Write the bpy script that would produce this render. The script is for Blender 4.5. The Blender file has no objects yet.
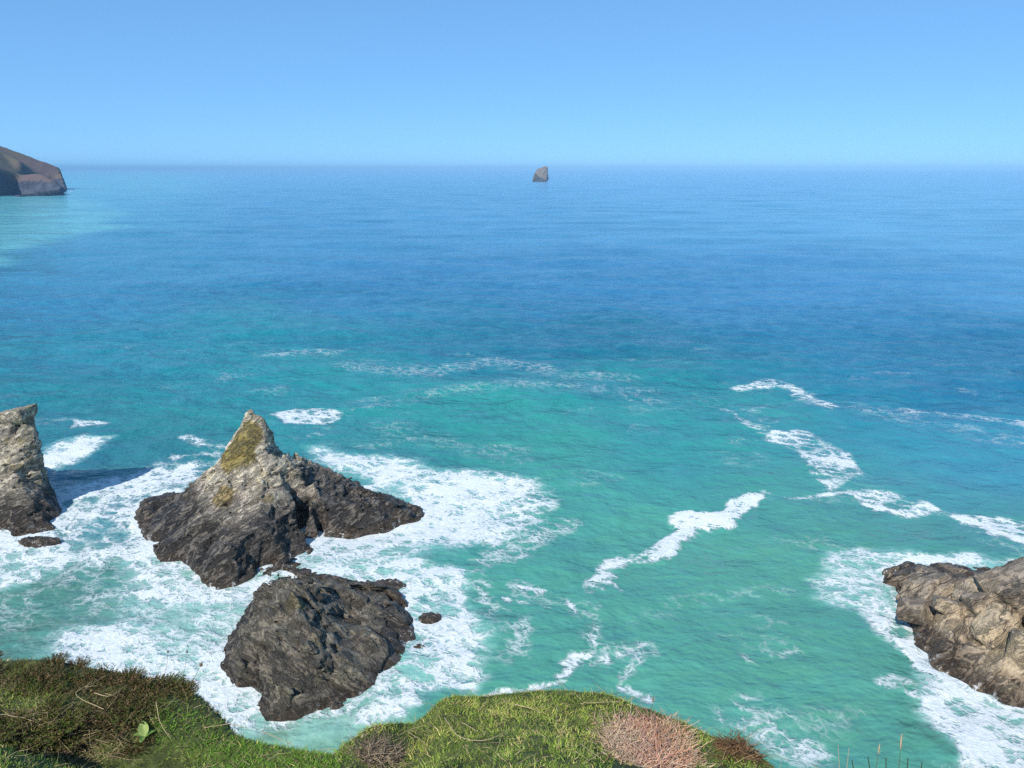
import bpy, math, random
import numpy as np
from mathutils import Vector
from mathutils.geometry import delaunay_2d_cdt

random.seed(7)
RNG = np.random.default_rng(11)
scene = bpy.context.scene
COL = scene.collection

# ------------------------------------------------------------------ camera model
H = 40.0                      # eye height above the sea, metres
F = 769.0                     # focal length in pixels of a 1024 px wide frame
PITCH = math.atan(215.5 / F)
CP, SP = math.cos(PITCH), math.sin(PITCH)


def P(u, v, Y):
    """the point at forward distance Y on the sight line of a photo position"""
    up = (384.0 - v) / F
    d = Y / (CP + up * SP)
    return ((u - 512.0) / F * d, Y, H + d * (-SP + up * CP))


def W(u, v, z=0.0):
    """the point at height z on that sight line"""
    up = (384.0 - v) / F
    d = (z - H) / (-SP + up * CP)
    return ((u - 512.0) / F * d, d * (CP + up * SP), z)


def project(x, y, z):
    dz = z - H
    d = y * CP - dz * SP
    up = (y * SP + dz * CP) / np.maximum(d, 1e-3)
    return 512.0 + F * x / np.maximum(d, 1e-3), 384.0 - F * up


# ------------------------------------------------------------------ numpy noise
def _hash(ix, iy, iz, s=0):
    h = (ix.astype(np.int64) * 374761393 + iy.astype(np.int64) * 668265263
         + iz.astype(np.int64) * 2147483647 + s * 974634777) & 0xFFFFFFFF
    h = ((h ^ (h >> 13)) * 1274126177) & 0xFFFFFFFF
    h = ((h ^ (h >> 16)) * 2246822519) & 0xFFFFFFFF
    h = h ^ (h >> 15)
    return (h & 0xFFFFFF).astype(np.float32) / np.float32(0xFFFFFF)


def vnoise(p, s=0):
    p = p.astype(np.float32)
    i = np.floor(p).astype(np.int64)
    f = p - i
    f = f * f * f * (f * (f * 6 - 15) + 10)
    out = 0
    for dx in (0, 1):
        wx = f[:, 0] if dx else 1 - f[:, 0]
        for dy in (0, 1):
            wy = f[:, 1] if dy else 1 - f[:, 1]
            for dz in (0, 1):
                wz = f[:, 2] if dz else 1 - f[:, 2]
                out = out + wx * wy * wz * _hash(i[:, 0] + dx, i[:, 1] + dy, i[:, 2] + dz, s)
    return out * 2 - 1


def fbm(p, octv=4, s=0, ridged=False):
    a, t, n = 1.0, 0.0, 0.0
    q = p.copy()
    for o in range(octv):
        v = vnoise(q, s + o)
        if ridged:
            v = 1 - 2 * np.abs(v)
        t = t + a * v
        n += a
        a *= 0.5
        q = q * 2.03 + 17.3
    return t / n


def voronoi(p, s=0):
    """F1, F2, per-cell random, offset to the cell point"""
    i = np.floor(p).astype(np.int64)
    f1 = np.full(len(p), 9.0, np.float32)
    f2 = f1.copy()
    rid = np.zeros(len(p), np.float32)
    rid2 = rid.copy()
    off = np.zeros((len(p), 3), np.float32)
    for dx in (-1, 0, 1):
        for dy in (-1, 0, 1):
            for dz in (-1, 0, 1):
                cx, cy, cz = i[:, 0] + dx, i[:, 1] + dy, i[:, 2] + dz
                c = np.stack([cx + _hash(cx, cy, cz, s + 1), cy + _hash(cx, cy, cz, s + 2),
                              cz + _hash(cx, cy, cz, s + 3)], 1)
                o = p - c
                d = np.sqrt((o * o).sum(1)).astype(np.float32)
                near = d < f1
                f2 = np.where(near, f1, np.minimum(f2, d))
                f1 = np.where(near, d, f1)
                rid = np.where(near, _hash(cx, cy, cz, s + 4), rid)
                rid2 = np.where(near, _hash(cx, cy, cz, s + 5), rid2)
                off[near] = o[near]
    return f1, f2, rid, rid2, off


def sstep(a, b, x):
    t = np.clip((x - a) / (b - a), 0, 1)
    return t * t * (3 - 2 * t)


def rotmat(rx, ry, rz):
    cx, sx, cy, sy, cz, sz = math.cos(rx), math.sin(rx), math.cos(ry), math.sin(ry), math.cos(rz), math.sin(rz)
    A = np.array([[1, 0, 0], [0, cx, -sx], [0, sx, cx]])
    B = np.array([[cy, 0, sy], [0, 1, 0], [-sy, 0, cy]])
    C = np.array([[cz, -sz, 0], [sz, cz, 0], [0, 0, 1]])
    return C @ B @ A


# ------------------------------------------------------------------ mesh helpers
def mesh_from(name, V, quads=None, tris=None, smooth=True, mat=None):
    V = np.asarray(V, np.float32)
    me = bpy.data.meshes.new(name)
    nq = 0 if quads is None else len(quads)
    nt = 0 if tris is None else len(tris)
    idx = []
    if nq:
        idx.append(np.asarray(quads, np.int32).ravel())
    if nt:
        idx.append(np.asarray(tris, np.int32).ravel())
    idx = np.concatenate(idx)
    starts = np.concatenate([np.arange(nq) * 4, nq * 4 + np.arange(nt) * 3]).astype(np.int32)
    me.vertices.add(len(V))
    me.vertices.foreach_set('co', V.ravel())
    me.loops.add(len(idx))
    me.loops.foreach_set('vertex_index', idx)
    me.polygons.add(nq + nt)
    me.polygons.foreach_set('loop_start', starts)
    if smooth:
        me.polygons.foreach_set('use_smooth', np.ones(nq + nt, bool))
    me.update(calc_edges=True)
    me.validate()
    if mat:
        me.materials.append(mat)
    return me


def set_float(me, name, arr):
    a = me.attributes.new(name, 'FLOAT', 'POINT')
    a.data.foreach_set('value', np.asarray(arr, np.float32))


def set_col(me, name, rgb):
    a = me.attributes.new(name, 'FLOAT_COLOR', 'POINT')
    c = np.ones((len(rgb), 4), np.float32)
    c[:, :3] = rgb
    a.data.foreach_set('color', c.ravel())


def link(name, me, parent=None, loc=(0, 0, 0)):
    o = bpy.data.objects.new(name, me)
    COL.objects.link(o)
    o.location = loc
    if parent:
        o.parent = parent
    return o


def tag(o, label=None, cat=None, group=None, kind=None):
    if label:
        o['label'] = label
    if cat:
        o['category'] = cat
    if group:
        o['group'] = group
    if kind:
        o['kind'] = kind
    return o


def recenter(V):
    """base point and vertices relative to it"""
    V = np.asarray(V, np.float32)
    c = np.array([(V[:, 0].min() + V[:, 0].max()) / 2, (V[:, 1].min() + V[:, 1].max()) / 2, 0], np.float32)
    return V - c, tuple(float(t) for t in c)


# ------------------------------------------------------------------ node helpers
def new_mat(name):
    m = bpy.data.materials.new(name)
    m.use_nodes = True
    nt = m.node_tree
    nt.nodes.clear()
    out = nt.nodes.new('ShaderNodeOutputMaterial')
    return m, nt, out


class NB:
    """tiny node builder"""
    def __init__(s, nt):
        s.nt = nt

    def n(s, t, **kw):
        nd = s.nt.nodes.new(t)
        for k, v in kw.items():
            setattr(nd, k, v)
        return nd

    def put(s, sock, val):
        if isinstance(val, bpy.types.NodeSocket):
            s.nt.links.new(val, sock)
        elif val is not None:
            sock.default_value = val

    def math(s, op, a, b=None, c=None, clamp=False):
        nd = s.n('ShaderNodeMath', operation=op, use_clamp=clamp)
        s.put(nd.inputs[0], a)
        s.put(nd.inputs[1], b)
        s.put(nd.inputs[2], c)
        return nd.outputs[0]

    def mix(s, f, a, b, mode='MIX'):
        nd = s.n('ShaderNodeMix', data_type='RGBA', blend_type=mode)
        s.put(nd.inputs['Factor'], f)
        s.put(nd.inputs[6], a)
        s.put(nd.inputs[7], b)
        return nd.outputs[2]

    def step(s, x, a, b, lo=0.0, hi=1.0):
        nd = s.n('ShaderNodeMapRange', interpolation_type='SMOOTHSTEP')
        s.put(nd.inputs['Value'], x)
        s.put(nd.inputs['From Min'], a)
        s.put(nd.inputs['From Max'], b)
        s.put(nd.inputs['To Min'], lo)
        s.put(nd.inputs['To Max'], hi)
        return nd.outputs[0]

    def noise(s, vec, scale, detail=4, rough=0.55, dist=0.0):
        nd = s.n('ShaderNodeTexNoise')
        s.put(nd.inputs['Vector'], vec)
        s.put(nd.inputs['Scale'], scale)
        s.put(nd.inputs['Detail'], detail)
        s.put(nd.inputs['Roughness'], rough)
        s.put(nd.inputs['Distortion'], dist)
        return nd

    def voro(s, vec, scale, feature='F1', rand=1.0):
        nd = s.n('ShaderNodeTexVoronoi', feature=feature)
        s.put(nd.inputs['Vector'], vec)
        s.put(nd.inputs['Scale'], scale)
        s.put(nd.inputs['Randomness'], rand)
        return nd

    def attr(s, name):
        return s.n('ShaderNodeAttribute', attribute_name=name)

    def mapping(s, vec, scale=(1, 1, 1), rot=(0, 0, 0), loc=(0, 0, 0)):
        nd = s.n('ShaderNodeMapping')
        s.put(nd.inputs['Vector'], vec)
        nd.inputs['Scale'].default_value = scale
        nd.inputs['Rotation'].default_value = rot
        nd.inputs['Location'].default_value = loc
        return nd.outputs[0]

    def vadd(s, a, b, op='ADD'):
        nd = s.n('ShaderNodeVectorMath', operation=op)
        s.put(nd.inputs[0], a)
        s.put(nd.inputs[1], b)
        return nd.outputs[0]

    def bump(s, h, strength, dist, normal=None):
        nd = s.n('ShaderNodeBump')
        s.put(nd.inputs['Height'], h)
        s.put(nd.inputs['Strength'], strength)
        s.put(nd.inputs['Distance'], dist)
        if normal:
            s.put(nd.inputs['Normal'], normal)
        return nd.outputs[0]


def lin(r, g, b):
    f = lambda c: (c / 255 / 12.92) if c / 255 <= 0.04045 else ((c / 255 + 0.055) / 1.055) ** 2.4
    return (f(r), f(g), f(b))


# ================================================================== RENDER + LIGHT
SUN_AZ = math.radians(30)       # shadows run this far to the right of straight ahead
SUN_EL = math.radians(43)
EXPOSURE = 0.36

world = bpy.data.worlds.new("World")
scene.world = world
world.use_nodes = True
wn = world.node_tree
bg = wn.nodes['Background']
sky = wn.nodes.new('ShaderNodeTexSky')
sky.sky_type = 'NISHITA'
sky.sun_disc = False
sky.sun_elevation = SUN_EL
sky.sun_rotation = math.pi + SUN_AZ      # the sun stands behind the camera, to the left
sky.altitude = 0
sky.air_density = 0.5
sky.dust_density = 0.0
sky.ozone_density = 10.0
gm = wn.nodes.new('ShaderNodeGamma')          # a phone picture compresses the sky's range
gm.inputs[1].default_value = 0.4
tn_ = wn.nodes.new('ShaderNodeMix')
tn_.data_type = 'RGBA'
tn_.blend_type = 'MULTIPLY'
tn_.inputs['Factor'].default_value = 1.0
tn_.inputs[7].default_value = (1.56, 2.70, 3.7, 1)
wn.links.new(sky.outputs[0], gm.inputs[0])
wn.links.new(gm.outputs[0], tn_.inputs[6])
wn.links.new(tn_.outputs[2], bg.inputs[0])
bg.inputs[1].default_value = 0.1

sd = bpy.data.lights.new('sun', 'SUN')
sd.energy = 4.0
sd.angle = math.radians(0.5)
sd.color = (1.0, 0.95, 0.87)
so = bpy.data.objects.new('sun', sd)
COL.objects.link(so)
dirv = Vector((math.sin(SUN_AZ) * math.cos(SUN_EL), math.cos(SUN_AZ) * math.cos(SUN_EL), -math.sin(SUN_EL)))
so.rotation_euler = dirv.to_track_quat('-Z', 'Y').to_euler()
so.location = (-20, -40, 90)

cd = bpy.data.cameras.new('camera')
cam = bpy.data.objects.new('camera', cd)
COL.objects.link(cam)
cam.location = (0, 0, H)
cam.rotation_euler = (math.pi / 2 - PITCH, 0, 0)
cd.sensor_width = 36.0
cd.lens = 36.0 * F / 1024.0
cd.clip_start = 0.05
cd.clip_end = 200000
scene.camera = cam
vs = scene.view_settings
vs.view_transform = 'Standard'
vs.look = 'None'
vs.exposure = EXPOSURE
vs.gamma = 1.0
vs.use_curve_mapping = False
scene.cycles.use_denoising = False
scene.cycles.sample_clamp_direct = 4.0
scene.cycles.sample_clamp_indirect = 3.0
scene.cycles.volume_bounces = 0
scene.cycles.max_bounces = 6

# ================================================================== ROCKS
def tin_height(points, res, bounds):
    """height grid from scattered control points"""
    pts = [Vector((p[0], p[1])) for p in points]
    vo, ed, fa, ov, oe, of = delaunay_2d_cdt(pts, [], [], 0, 1e-4)
    zmap = [np.mean([points[k][2] for k in ov[i]]) for i in range(len(vo))]
    x0, x1, y0, y1 = bounds
    xs = np.arange(x0, x1 + res, res)
    ys = np.arange(y0, y1 + res, res)
    Hh = np.full((len(xs), len(ys)), min(-4.0, 2.5 * min(p[2] for p in points)), np.float32)
    for f in fa:
        A, B, C = [vo[k] for k in f]
        za, zb, zc = [zmap[k] for k in f]
        ix0 = max(0, int((min(A.x, B.x, C.x) - x0) / res) - 1)
        ix1 = min(len(xs), int((max(A.x, B.x, C.x) - x0) / res) + 2)
        iy0 = max(0, int((min(A.y, B.y, C.y) - y0) / res) - 1)
        iy1 = min(len(ys), int((max(A.y, B.y, C.y) - y0) / res) + 2)
        if ix1 <= ix0 or iy1 <= iy0:
            continue
        X, Y = np.meshgrid(xs[ix0:ix1], ys[iy0:iy1], indexing='ij')
        D = (B.y - C.y) * (A.x - C.x) + (C.x - B.x) * (A.y - C.y)
        if abs(D) < 1e-9:
            continue
        wa = ((B.y - C.y) * (X - C.x) + (C.x - B.x) * (Y - C.y)) / D
        wb = ((C.y - A.y) * (X - C.x) + (A.x - C.x) * (Y - C.y)) / D
        wc = 1 - wa - wb
        m = (wa >= -1e-6) & (wb >= -1e-6) & (wc >= -1e-6)
        sub = Hh[ix0:ix1, iy0:iy1]
        sub[m] = (wa * za + wb * zb + wc * zc)[m]
    return xs, ys, Hh


def blur2(A, n):
    for _ in range(n):
        B = A.copy()
        B[1:-1] = (A[:-2] + 2 * A[1:-1] + A[2:]) / 4
        A = B.copy()
        A[:, 1:-1] = (B[:, :-2] + 2 * B[:, 1:-1] + B[:, 2:]) / 4
    return A


def surface_nets(val, x0, y0, z0, h):
    nx, ny, nz = val.shape
    ins = val < 0
    cnt = np.zeros((nx - 1, ny - 1, nz - 1), np.float32)
    acc = np.zeros((nx - 1, ny - 1, nz - 1, 3), np.float32)
    for ax in range(3):
        o = [0, 1, 2]
        o.remove(ax)
        for a in (0, 1):
            for b in (0, 1):
                s0 = [None] * 3
                s1 = [None] * 3
                for k in range(3):
                    if k == ax:
                        s0[k] = slice(0, -1)
                        s1[k] = slice(1, None)
                    else:
                        q = a if k == o[0] else b
                        s0[k] = s1[k] = slice(q, val.shape[k] - 1 + q)
                v0 = val[tuple(s0)]
                v1 = val[tuple(s1)]
                cr = (v0 < 0) != (v1 < 0)
                t = np.where(cr, v0 / np.where(cr, v0 - v1, 1), 0)
                cnt += cr
                acc[..., ax] += np.where(cr, t, 0)
                acc[..., o[0]] += np.where(cr, a, 0)
                acc[..., o[1]] += np.where(cr, b, 0)
    act = cnt > 0
    idx = np.full(act.shape, -1, np.int64)
    idx[act] = np.arange(act.sum())
    I = np.argwhere(act)
    V = (acc[act] / cnt[act][:, None] + I) * h + np.array([x0, y0, z0])
    Q = []
    for ax in range(3):
        sl0 = [slice(1, -1)] * 3
        sl1 = [slice(1, -1)] * 3
        sl0[ax] = slice(0, -1)
        sl1[ax] = slice(1, None)
        a = ins[tuple(sl0)]
        b = ins[tuple(sl1)]
        E = np.argwhere(a != b)
        fl = a[tuple(E.T)]
        base = E.copy()
        for k in range(3):
            if k != ax:
                base[:, k] += 1
        o = [(ax + 1) % 3, (ax + 2) % 3]

        def g(d1, d2):
            c = base.copy()
            c[:, o[0]] -= d1
            c[:, o[1]] -= d2
            return idx[c[:, 0], c[:, 1], c[:, 2]]
        q = np.stack([g(1, 1), g(0, 1), g(0, 0), g(1, 0)], 1)
        q[~fl] = q[~fl][:, ::-1]
        Q.append(q)
    Q = np.concatenate(Q)
    Q = Q[(Q >= 0).all(1)]
    return V.astype(np.float32), Q


def rock_disp(p, rot, sc, big, mid, fine, crack, seed, block=False):
    """rock relief in bedding coordinates (metres, + = outwards): stepped slate beds or jointed blocks"""
    Rm = rotmat(*rot)
    wob = np.stack([vnoise(p / 2.4, seed + 71), vnoise(p / 2.4, seed + 72), vnoise(p / 2.4, seed + 73)], 1)
    q = (p + 0.55 * wob) @ Rm.T
    d = big * fbm(p / (6.0 * sc), 3, seed, True) * 0.8
    if block:
        for scale, amp, an in ((5.2 * sc, mid, (1.0, 0.8, 0.6)), (2.0 * sc, mid * 0.42, (1.0, 0.8, 0.55))):
            f1, f2, r1, r2, off = voronoi(q / (scale * np.array(an)), seed + int(scale * 10))
            d = d + amp * (r1 - 0.5) * 1.5 + amp * 1.1 * (off[:, 0] * (r2 - 0.5) * 2 + off[:, 2] * (r1 - 0.3))
            d = d - crack * amp * (1 - sstep(0.0, 0.09, f2 - f1))
        return d + fine * fbm(q / (np.array([1.3, 0.8, 0.4]) * sc), 4, seed + 40, True)
    for th, amp, w in ((1.5 * sc, mid * 0.75, 3.0), (0.62 * sc, mid * 0.4, 1.4)):
        ph = q[:, 2] / th + 0.9 * fbm(q / np.array([w * 1.6, w, w * 4]), 3, seed + 5)
        k = np.floor(ph)
        saw = ph - k
        j = _hash(k.astype(np.int64), (q[:, 0] / (w * 1.3) + 5 * vnoise(q / 7.0, seed + 8)).astype(np.int64), np.zeros(len(q), np.int64), seed)
        d = d + amp * 0.6 * ((saw ** 1.6) - 0.45) * (0.5 + 0.7 * j) + amp * 0.22 * (j - 0.5)
    for scale, amp, an in ((4.0 * sc, mid * 1.0, (1.2, 0.85, 0.6)), (1.6 * sc, mid * 0.42, (1.2, 0.85, 0.5))):
        f1, f2, r1, r2, off = voronoi(q / (scale * np.array(an)), seed + int(scale * 10))
        d = d + amp * 0.9 * (r1 - 0.5) + amp * 1.1 * (off[:, 0] * (r2 - 0.5) * 2 + off[:, 1] * (r1 - 0.5) + off[:, 2] * (r1 - 0.3) * 0.6)
        d = d - 0.35 * amp * (1 - sstep(0.0, 0.08, f2 - f1))
    d = d + fine * fbm(q / (np.array([1.6, 0.8, 0.3]) * sc), 4, seed + 40, True)
    d = d + fine * 0.5 * fbm(p / 0.6, 3, seed + 60, True)
    return d


def block_sdf(pp, c, hs, rot, seed):
    rg = np.random.default_rng(seed)
    q = (pp - np.array(c)) @ rotmat(*rot).T
    a = np.abs(q) - np.array(hs)
    d = a.max(1)
    for k in range(7):                      # chipped corners
        n = rg.normal(size=3)
        n /= np.linalg.norm(n)
        d = np.maximum(d, q @ n - (np.abs(n) * np.array(hs)).sum() * rg.uniform(0.58, 0.8))
    return d


def build_rock(points, res, disp, lean=None, pad=2.0, smooth_n=1, zlo=-1.6, zpad=2.0, blocks=()):
    pts = np.array(points)
    bx = (pts[:, 0].min() - pad, pts[:, 0].max() + pad, pts[:, 1].min() - pad, pts[:, 1].max() + pad)
    xs, ys, Hh = tin_height(points, res, bx)
    Hh = blur2(Hh, smooth_n)
    gx, gy = np.gradient(Hh, res)
    slope = blur2(np.sqrt(1 + gx * gx + gy * gy), 2)
    zs = np.arange(zlo, pts[:, 2].max() + zpad, res)
    X, Y, Z = np.meshgrid(xs, ys, zs, indexing='ij')
    if lean:
        Xs = X - lean(Z)
        fi = np.clip((Xs - xs[0]) / res, 0, len(xs) - 1.001)
        i0 = fi.astype(int)
        t = fi - i0
        jj = np.broadcast_to(np.arange(len(ys))[None, :, None], X.shape)
        h = Hh[i0, jj] * (1 - t) + Hh[i0 + 1, jj] * t
        s = slope[i0, jj]
    else:
        h = Hh[:, :, None]
        s = slope[:, :, None]
    val = ((Z - h) / s).astype(np.float32)
    band = np.abs(val) < 1.6 + res * 2
    pp = np.stack([X[band], Y[band], Z[band]], 1)
    hb = np.broadcast_to(h, X.shape)[band]
    val[band] -= np.clip(disp(pp), -1.1, 0.85) * (np.clip((hb + 1.6) / 3.2, 0.12, 1.0) if zlo > -4 else 1.0)
    if blocks:
        al = np.stack([X.ravel(), Y.ravel(), Z.ravel()], 1)
        for (c, hs, rt, sd_k) in blocks:
            c = (c[0], c[1] + 0.5, c[2] + 0.75)
            mk = np.where((np.abs(al - np.array(c)) < np.linalg.norm(hs) + 0.6).all(1))[0]
            pb = al[mk]
            bd = block_sdf(pb, c, hs, rt, sd_k) - 0.10 * fbm(pb / 0.9, 4, sd_k, True) + 0.05 * (1 - sstep(0, 0.06, np.abs(vnoise(pb / 1.3, sd_k + 3))))
            vf = val.ravel()
            vf[mk] = np.minimum(vf[mk], bd)
            val = vf.reshape(val.shape)
    # close the skirt under water
    V, Q = surface_nets(val, xs[0], ys[0], zs[0], res)
    return V, Q


def with_skirt(ring, inner, out=0.9, depth=-2.8):
    ring = [tuple(r) for r in ring]
    c = np.mean(np.array(ring)[:, :2], 0)
    res = list(ring) + list(inner)
    for r in ring:
        d = np.array(r[:2]) - c
        n = d / (np.linalg.norm(d) + 1e-6)
        res.append((r[0] + n[0] * out, r[1] + n[1] * out, depth))
    return res


def rock_material(name, dry, dry2, dark, wet_lo, wet_hi, rot, lichen=0.0, warm=None, tone=1.0, patches=(), ts=1.0, pale=0.0, grit=1.0):
    m, nt, out = new_mat(name)
    b = NB(nt)
    geo = b.n('ShaderNodeNewGeometry')
    pos = geo.outputs['Position']
    sep = b.n('ShaderNodeSeparateXYZ')
    nt.links.new(pos, sep.inputs[0])
    z = sep.outputs[2]
    turned = b.mapping(pos, rot=rot)
    bed = b.mapping(turned, scale=(0.75 * ts, 0.95 * ts, 1.7 * ts))
    n1 = b.noise(bed, 0.9, 8, 0.65, 0.4)
    n2 = b.noise(pos, 0.25, 5, 0.6)
    n3 = b.noise(bed, 4.0, 5, 0.7)
    base = b.mix(b.step(n1.outputs[0], 0.38, 0.64), (*dry2, 1), (*dry, 1))
    base = b.mix(b.step(n3.outputs[0], 0.46, 0.72, 0, 0.55 * grit), base, tuple(c * 0.45 for c in dry2) + (1,))
    if warm:
        base = b.mix(b.step(n2.outputs[0], 0.46, 0.62, 0, 0.75), base, (*warm, 1))
    # pale quartz / barnacle flecks
    n4 = b.noise(bed, 7.0, 3, 0.6)
    base = b.mix(b.step(n4.outputs[0], 0.62, 0.72, 0, 0.5), base, tuple(min(1, c * 1.7) for c in dry) + (1,))
    if pale:
        pn = b.math('ADD', z, b.math('MULTIPLY', b.math('SUBTRACT', n1.outputs[0], 0.5), 7.0))
        base = b.mix(b.step(pn, 4.0, 7.0, 0, pale), base, b.mix(b.step(n3.outputs[0], 0.4, 0.65), (0.82, 0.74, 0.56, 1), (0.56, 0.49, 0.36, 1)))
    if lichen:
        ln = b.noise(pos, 0.8, 6, 0.7)
        lf = b.math('MULTIPLY', b.step(ln.outputs[0], 0.54, 0.64), b.step(z, 3.0, 7.5, 0, lichen))
        base = b.mix(lf, base, (0.55, 0.45, 0.19, 1))
    for (cx, cy, cz, r, col, st) in patches:
        dv = b.n('ShaderNodeVectorMath', operation='DISTANCE')
        wob = b.noise(pos, 0.9, 5, 0.7)
        wv = b.vadd(wob.outputs[1], (0.5, 0.5, 0.5), 'SUBTRACT')
        sc = b.n('ShaderNodeVectorMath', operation='SCALE')
        nt.links.new(wv, sc.inputs[0])
        sc.inputs['Scale'].default_value = 1.8
        nt.links.new(b.vadd(pos, sc.outputs[0]), dv.inputs[0])
        dv.inputs[1].default_value = (cx, cy, cz)
        f = b.step(dv.outputs['Value'], r * 0.8, r * 1.05, st, 0.0)
        tex = b.noise(pos, 5.0, 4, 0.7)
        pc = b.mix(b.step(tex.outputs[0], 0.35, 0.68), tuple(c * 0.6 for c in col) + (1,), (*col, 1))
        base = b.mix(f, base, pc)
    fz = b.noise(bed, 1.9, 6, 0.75, 0.8)
    base = b.mix(b.step(fz.outputs[0], 0.53, 0.62, 0, 0.5 * grit), base, tuple(c * 0.38 for c in dry2) + (1,))
    # tidal zone: dark algae-covered rock near the waterline
    zw = b.math('ADD', z, b.math('MULTIPLY', b.math('SUBTRACT', n2.outputs[0], 0.5), 5.0))
    wet = b.step(zw, wet_lo, wet_hi, 1.0, 0.0)
    dk = b.mix(b.step(fz.outputs[0], 0.40, 0.62), tuple(c * 1.35 for c in dark) + (1,), tuple(c * 0.38 for c in dark) + (1,))
    base = b.mix(wet, base, dk)
    # brown weed band right at the water
    low = b.step(z, 0.2, 1.3, 0.75, 0.0)
    base = b.mix(low, base, (0.085, 0.058, 0.036, 1))
    cr = b.noise(b.mapping(turned, scale=(0.35 * ts, 0.7 * ts, 1.5 * ts), loc=(3, 7, 1)), 0.55, 5, 0.62, 0.6)
    ck = b.step(b.math('ABSOLUTE', b.math('SUBTRACT', cr.outputs[0], 0.5)), 0.0, 0.013, 0.7, 0.0)
    base = b.mix(ck, base, (0.012, 0.011, 0.012, 1))
    base = b.mix(1.0, base, (tone, tone, tone, 1), 'MULTIPLY')
    # white water still draining off the lowest ledges
    ro = b.noise(b.mapping(pos, scale=(1.0, 1.0, 0.5)), 1.5, 5, 0.7, 0.8)
    run = b.math('MULTIPLY', b.step(ro.outputs[0], 0.57, 0.63), b.step(b.math('ADD', z, b.math('MULTIPLY', n2.outputs[0], 1.2)), 0.7, 1.5, 0.85, 0.0))
    base = b.mix(run, base, (0.72, 0.76, 0.77, 1))
    bs = b.n('ShaderNodeBsdfPrincipled')
    nt.links.new(base, bs.inputs['Base Color'])
    b.put(bs.inputs['Roughness'], b.math('SUBTRACT', 0.9, b.math('MULTIPLY', wet, 0.35)))
    hgt = b.math('ADD', b.math('MULTIPLY', n1.outputs[0], 1.0), b.math('MULTIPLY', n3.outputs[0], 0.45))
    hgt = b.math('SUBTRACT', hgt, b.math('MULTIPLY', ck, 0.3))
    hgt = b.math('SUBTRACT', hgt, b.math('MULTIPLY', b.step(fz.outputs[0], 0.46, 0.62), 0.5))
    nt.links.new(b.bump(hgt, 1.0, 0.6), bs.inputs['Normal'])
    nt.links.new(bs.outputs[0], out.inputs[0])
    return m


ROCK_INFO = []


def finish_rock(name, V, Q, mat, label, cat, group=None):
    keep = V[:, 2] > -1.45
    V2, loc = recenter(V)
    me = mesh_from(name, V2, Q, smooth=True, mat=mat)
    o = link(name, me, loc=loc)
    tag(o, label, cat, group)
    ROCK_INFO.append((o, V))
    return o


# ---- central pyramid stack
main_ring = [W(*t) for t in [(136, 522), (145, 538), (154, 551), (161, 562), (182, 560), (193, 570), (201, 577), (206, 587),
                             (217, 590), (240, 584), (257, 577), (268, 566), (290, 562), (310, 557), (316, 546), (303, 539), (294, 531),
                             (303, 526), (311, 531), (320, 537), (351, 538), (386, 531), (401, 524), (421, 518)]]
main_ring += [P(430, 0, 1)[:0] or (lambda u, Y: ((u - 512) / F * (Y * CP + H * SP), Y, 0.0))(u, Y)
              for u, Y in [(424, 86), (400, 89), (370, 91.5), (345, 94), (315, 97), (280, 98), (245, 95), (210, 91), (170, 91), (140, 88), (131, 84)]]
main_in = [P(*t) for t in [
    (248, 405, 84.8), (254, 407, 85.0), (260, 412, 85.2), (267, 419, 85.5), (273, 436, 86.0), (281, 446, 86.2), (289, 454, 86.2), (298, 463, 84.6), (306, 474, 83.0),
    (239, 429, 84.2), (228, 451, 83.5), (214, 466, 83.0), (198, 487, 82.2), (320, 463, 89.5), (339, 471, 88.5), (351, 484, 87), (370, 493, 85), (389, 502, 83), (411, 507, 82.6),
    (170, 496, 84), (145, 502, 85), (245, 430, 83.3), (255, 440, 83.2), (268, 455, 82.8), (285, 470, 82.0), (245, 455, 81.6), (240, 480, 79), (225, 510, 76.0), (262, 500, 77.5),
    (290, 488, 80.2), (290, 505, 78.6), (282, 518, 77.6), (270, 535, 73.3), (240, 540, 71.3), (215, 545, 71), (185, 531, 75), (160, 526, 78.5), (232, 562, 68.6), (285, 548, 71.8),
    (308, 486, 83.4), (320, 500, 81.5), (345, 505, 82), (330, 520, 79.6), (310, 512, 80.3), (375, 513, 81), (360, 498, 83.5), (318, 478, 85.5), (258, 520, 75.3), (205, 500, 79.2)]]
V, Q = build_rock(with_skirt(main_ring, main_in), 0.16,
                  lambda p: (rock_disp(p, (0.3, 0.6, 0.0), 1.0, 0.3, 0.68, 0.11, 0.5, 3) - 0.25 * sstep(0.8, 3, p[:, 2])) * (1 - 0.62 * sstep(6.5, 11.5, p[:, 2])), smooth_n=1)
g1 = P(236, 456, 82.2)
g2 = P(247, 435, 83.6)
g3 = P(222, 496, 78.2)
g4 = P(268, 497, 77.9)
mat_main = rock_material('slate_pale', (0.60, 0.53, 0.42), (0.37, 0.325, 0.265), (0.105, 0.09, 0.074), 2.6, 5.0, (0.3, 0.6, 0.0),
                         lichen=0.5, pale=0.85, ts=0.55, grit=0.75, patches=[(*P(263, 428, 85.2), 2.1, (0.64, 0.56, 0.40), 0.75), (*P(284, 464, 83.2), 2.6, (0.60, 0.53, 0.40), 0.75), (*P(165, 512, 80), 4.2, (0.14, 0.115, 0.09), 0.8), (*P(365, 500, 83), 5.5, (0.13, 0.11, 0.09), 0.75), (*P(318, 480, 85.5), 3.4, (0.13, 0.115, 0.095), 0.75), (*g1, 2.5, (0.36, 0.28, 0.075), 0.95), (*g2, 1.8, (0.36, 0.28, 0.08), 0.92), (*g3, 1.4, (0.36, 0.26, 0.08), 0.85), (*g4, 0.8, (0.2, 0.16, 0.05), 0.7)])  # dark patch just right of the peak paints in the shade cast there
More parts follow.
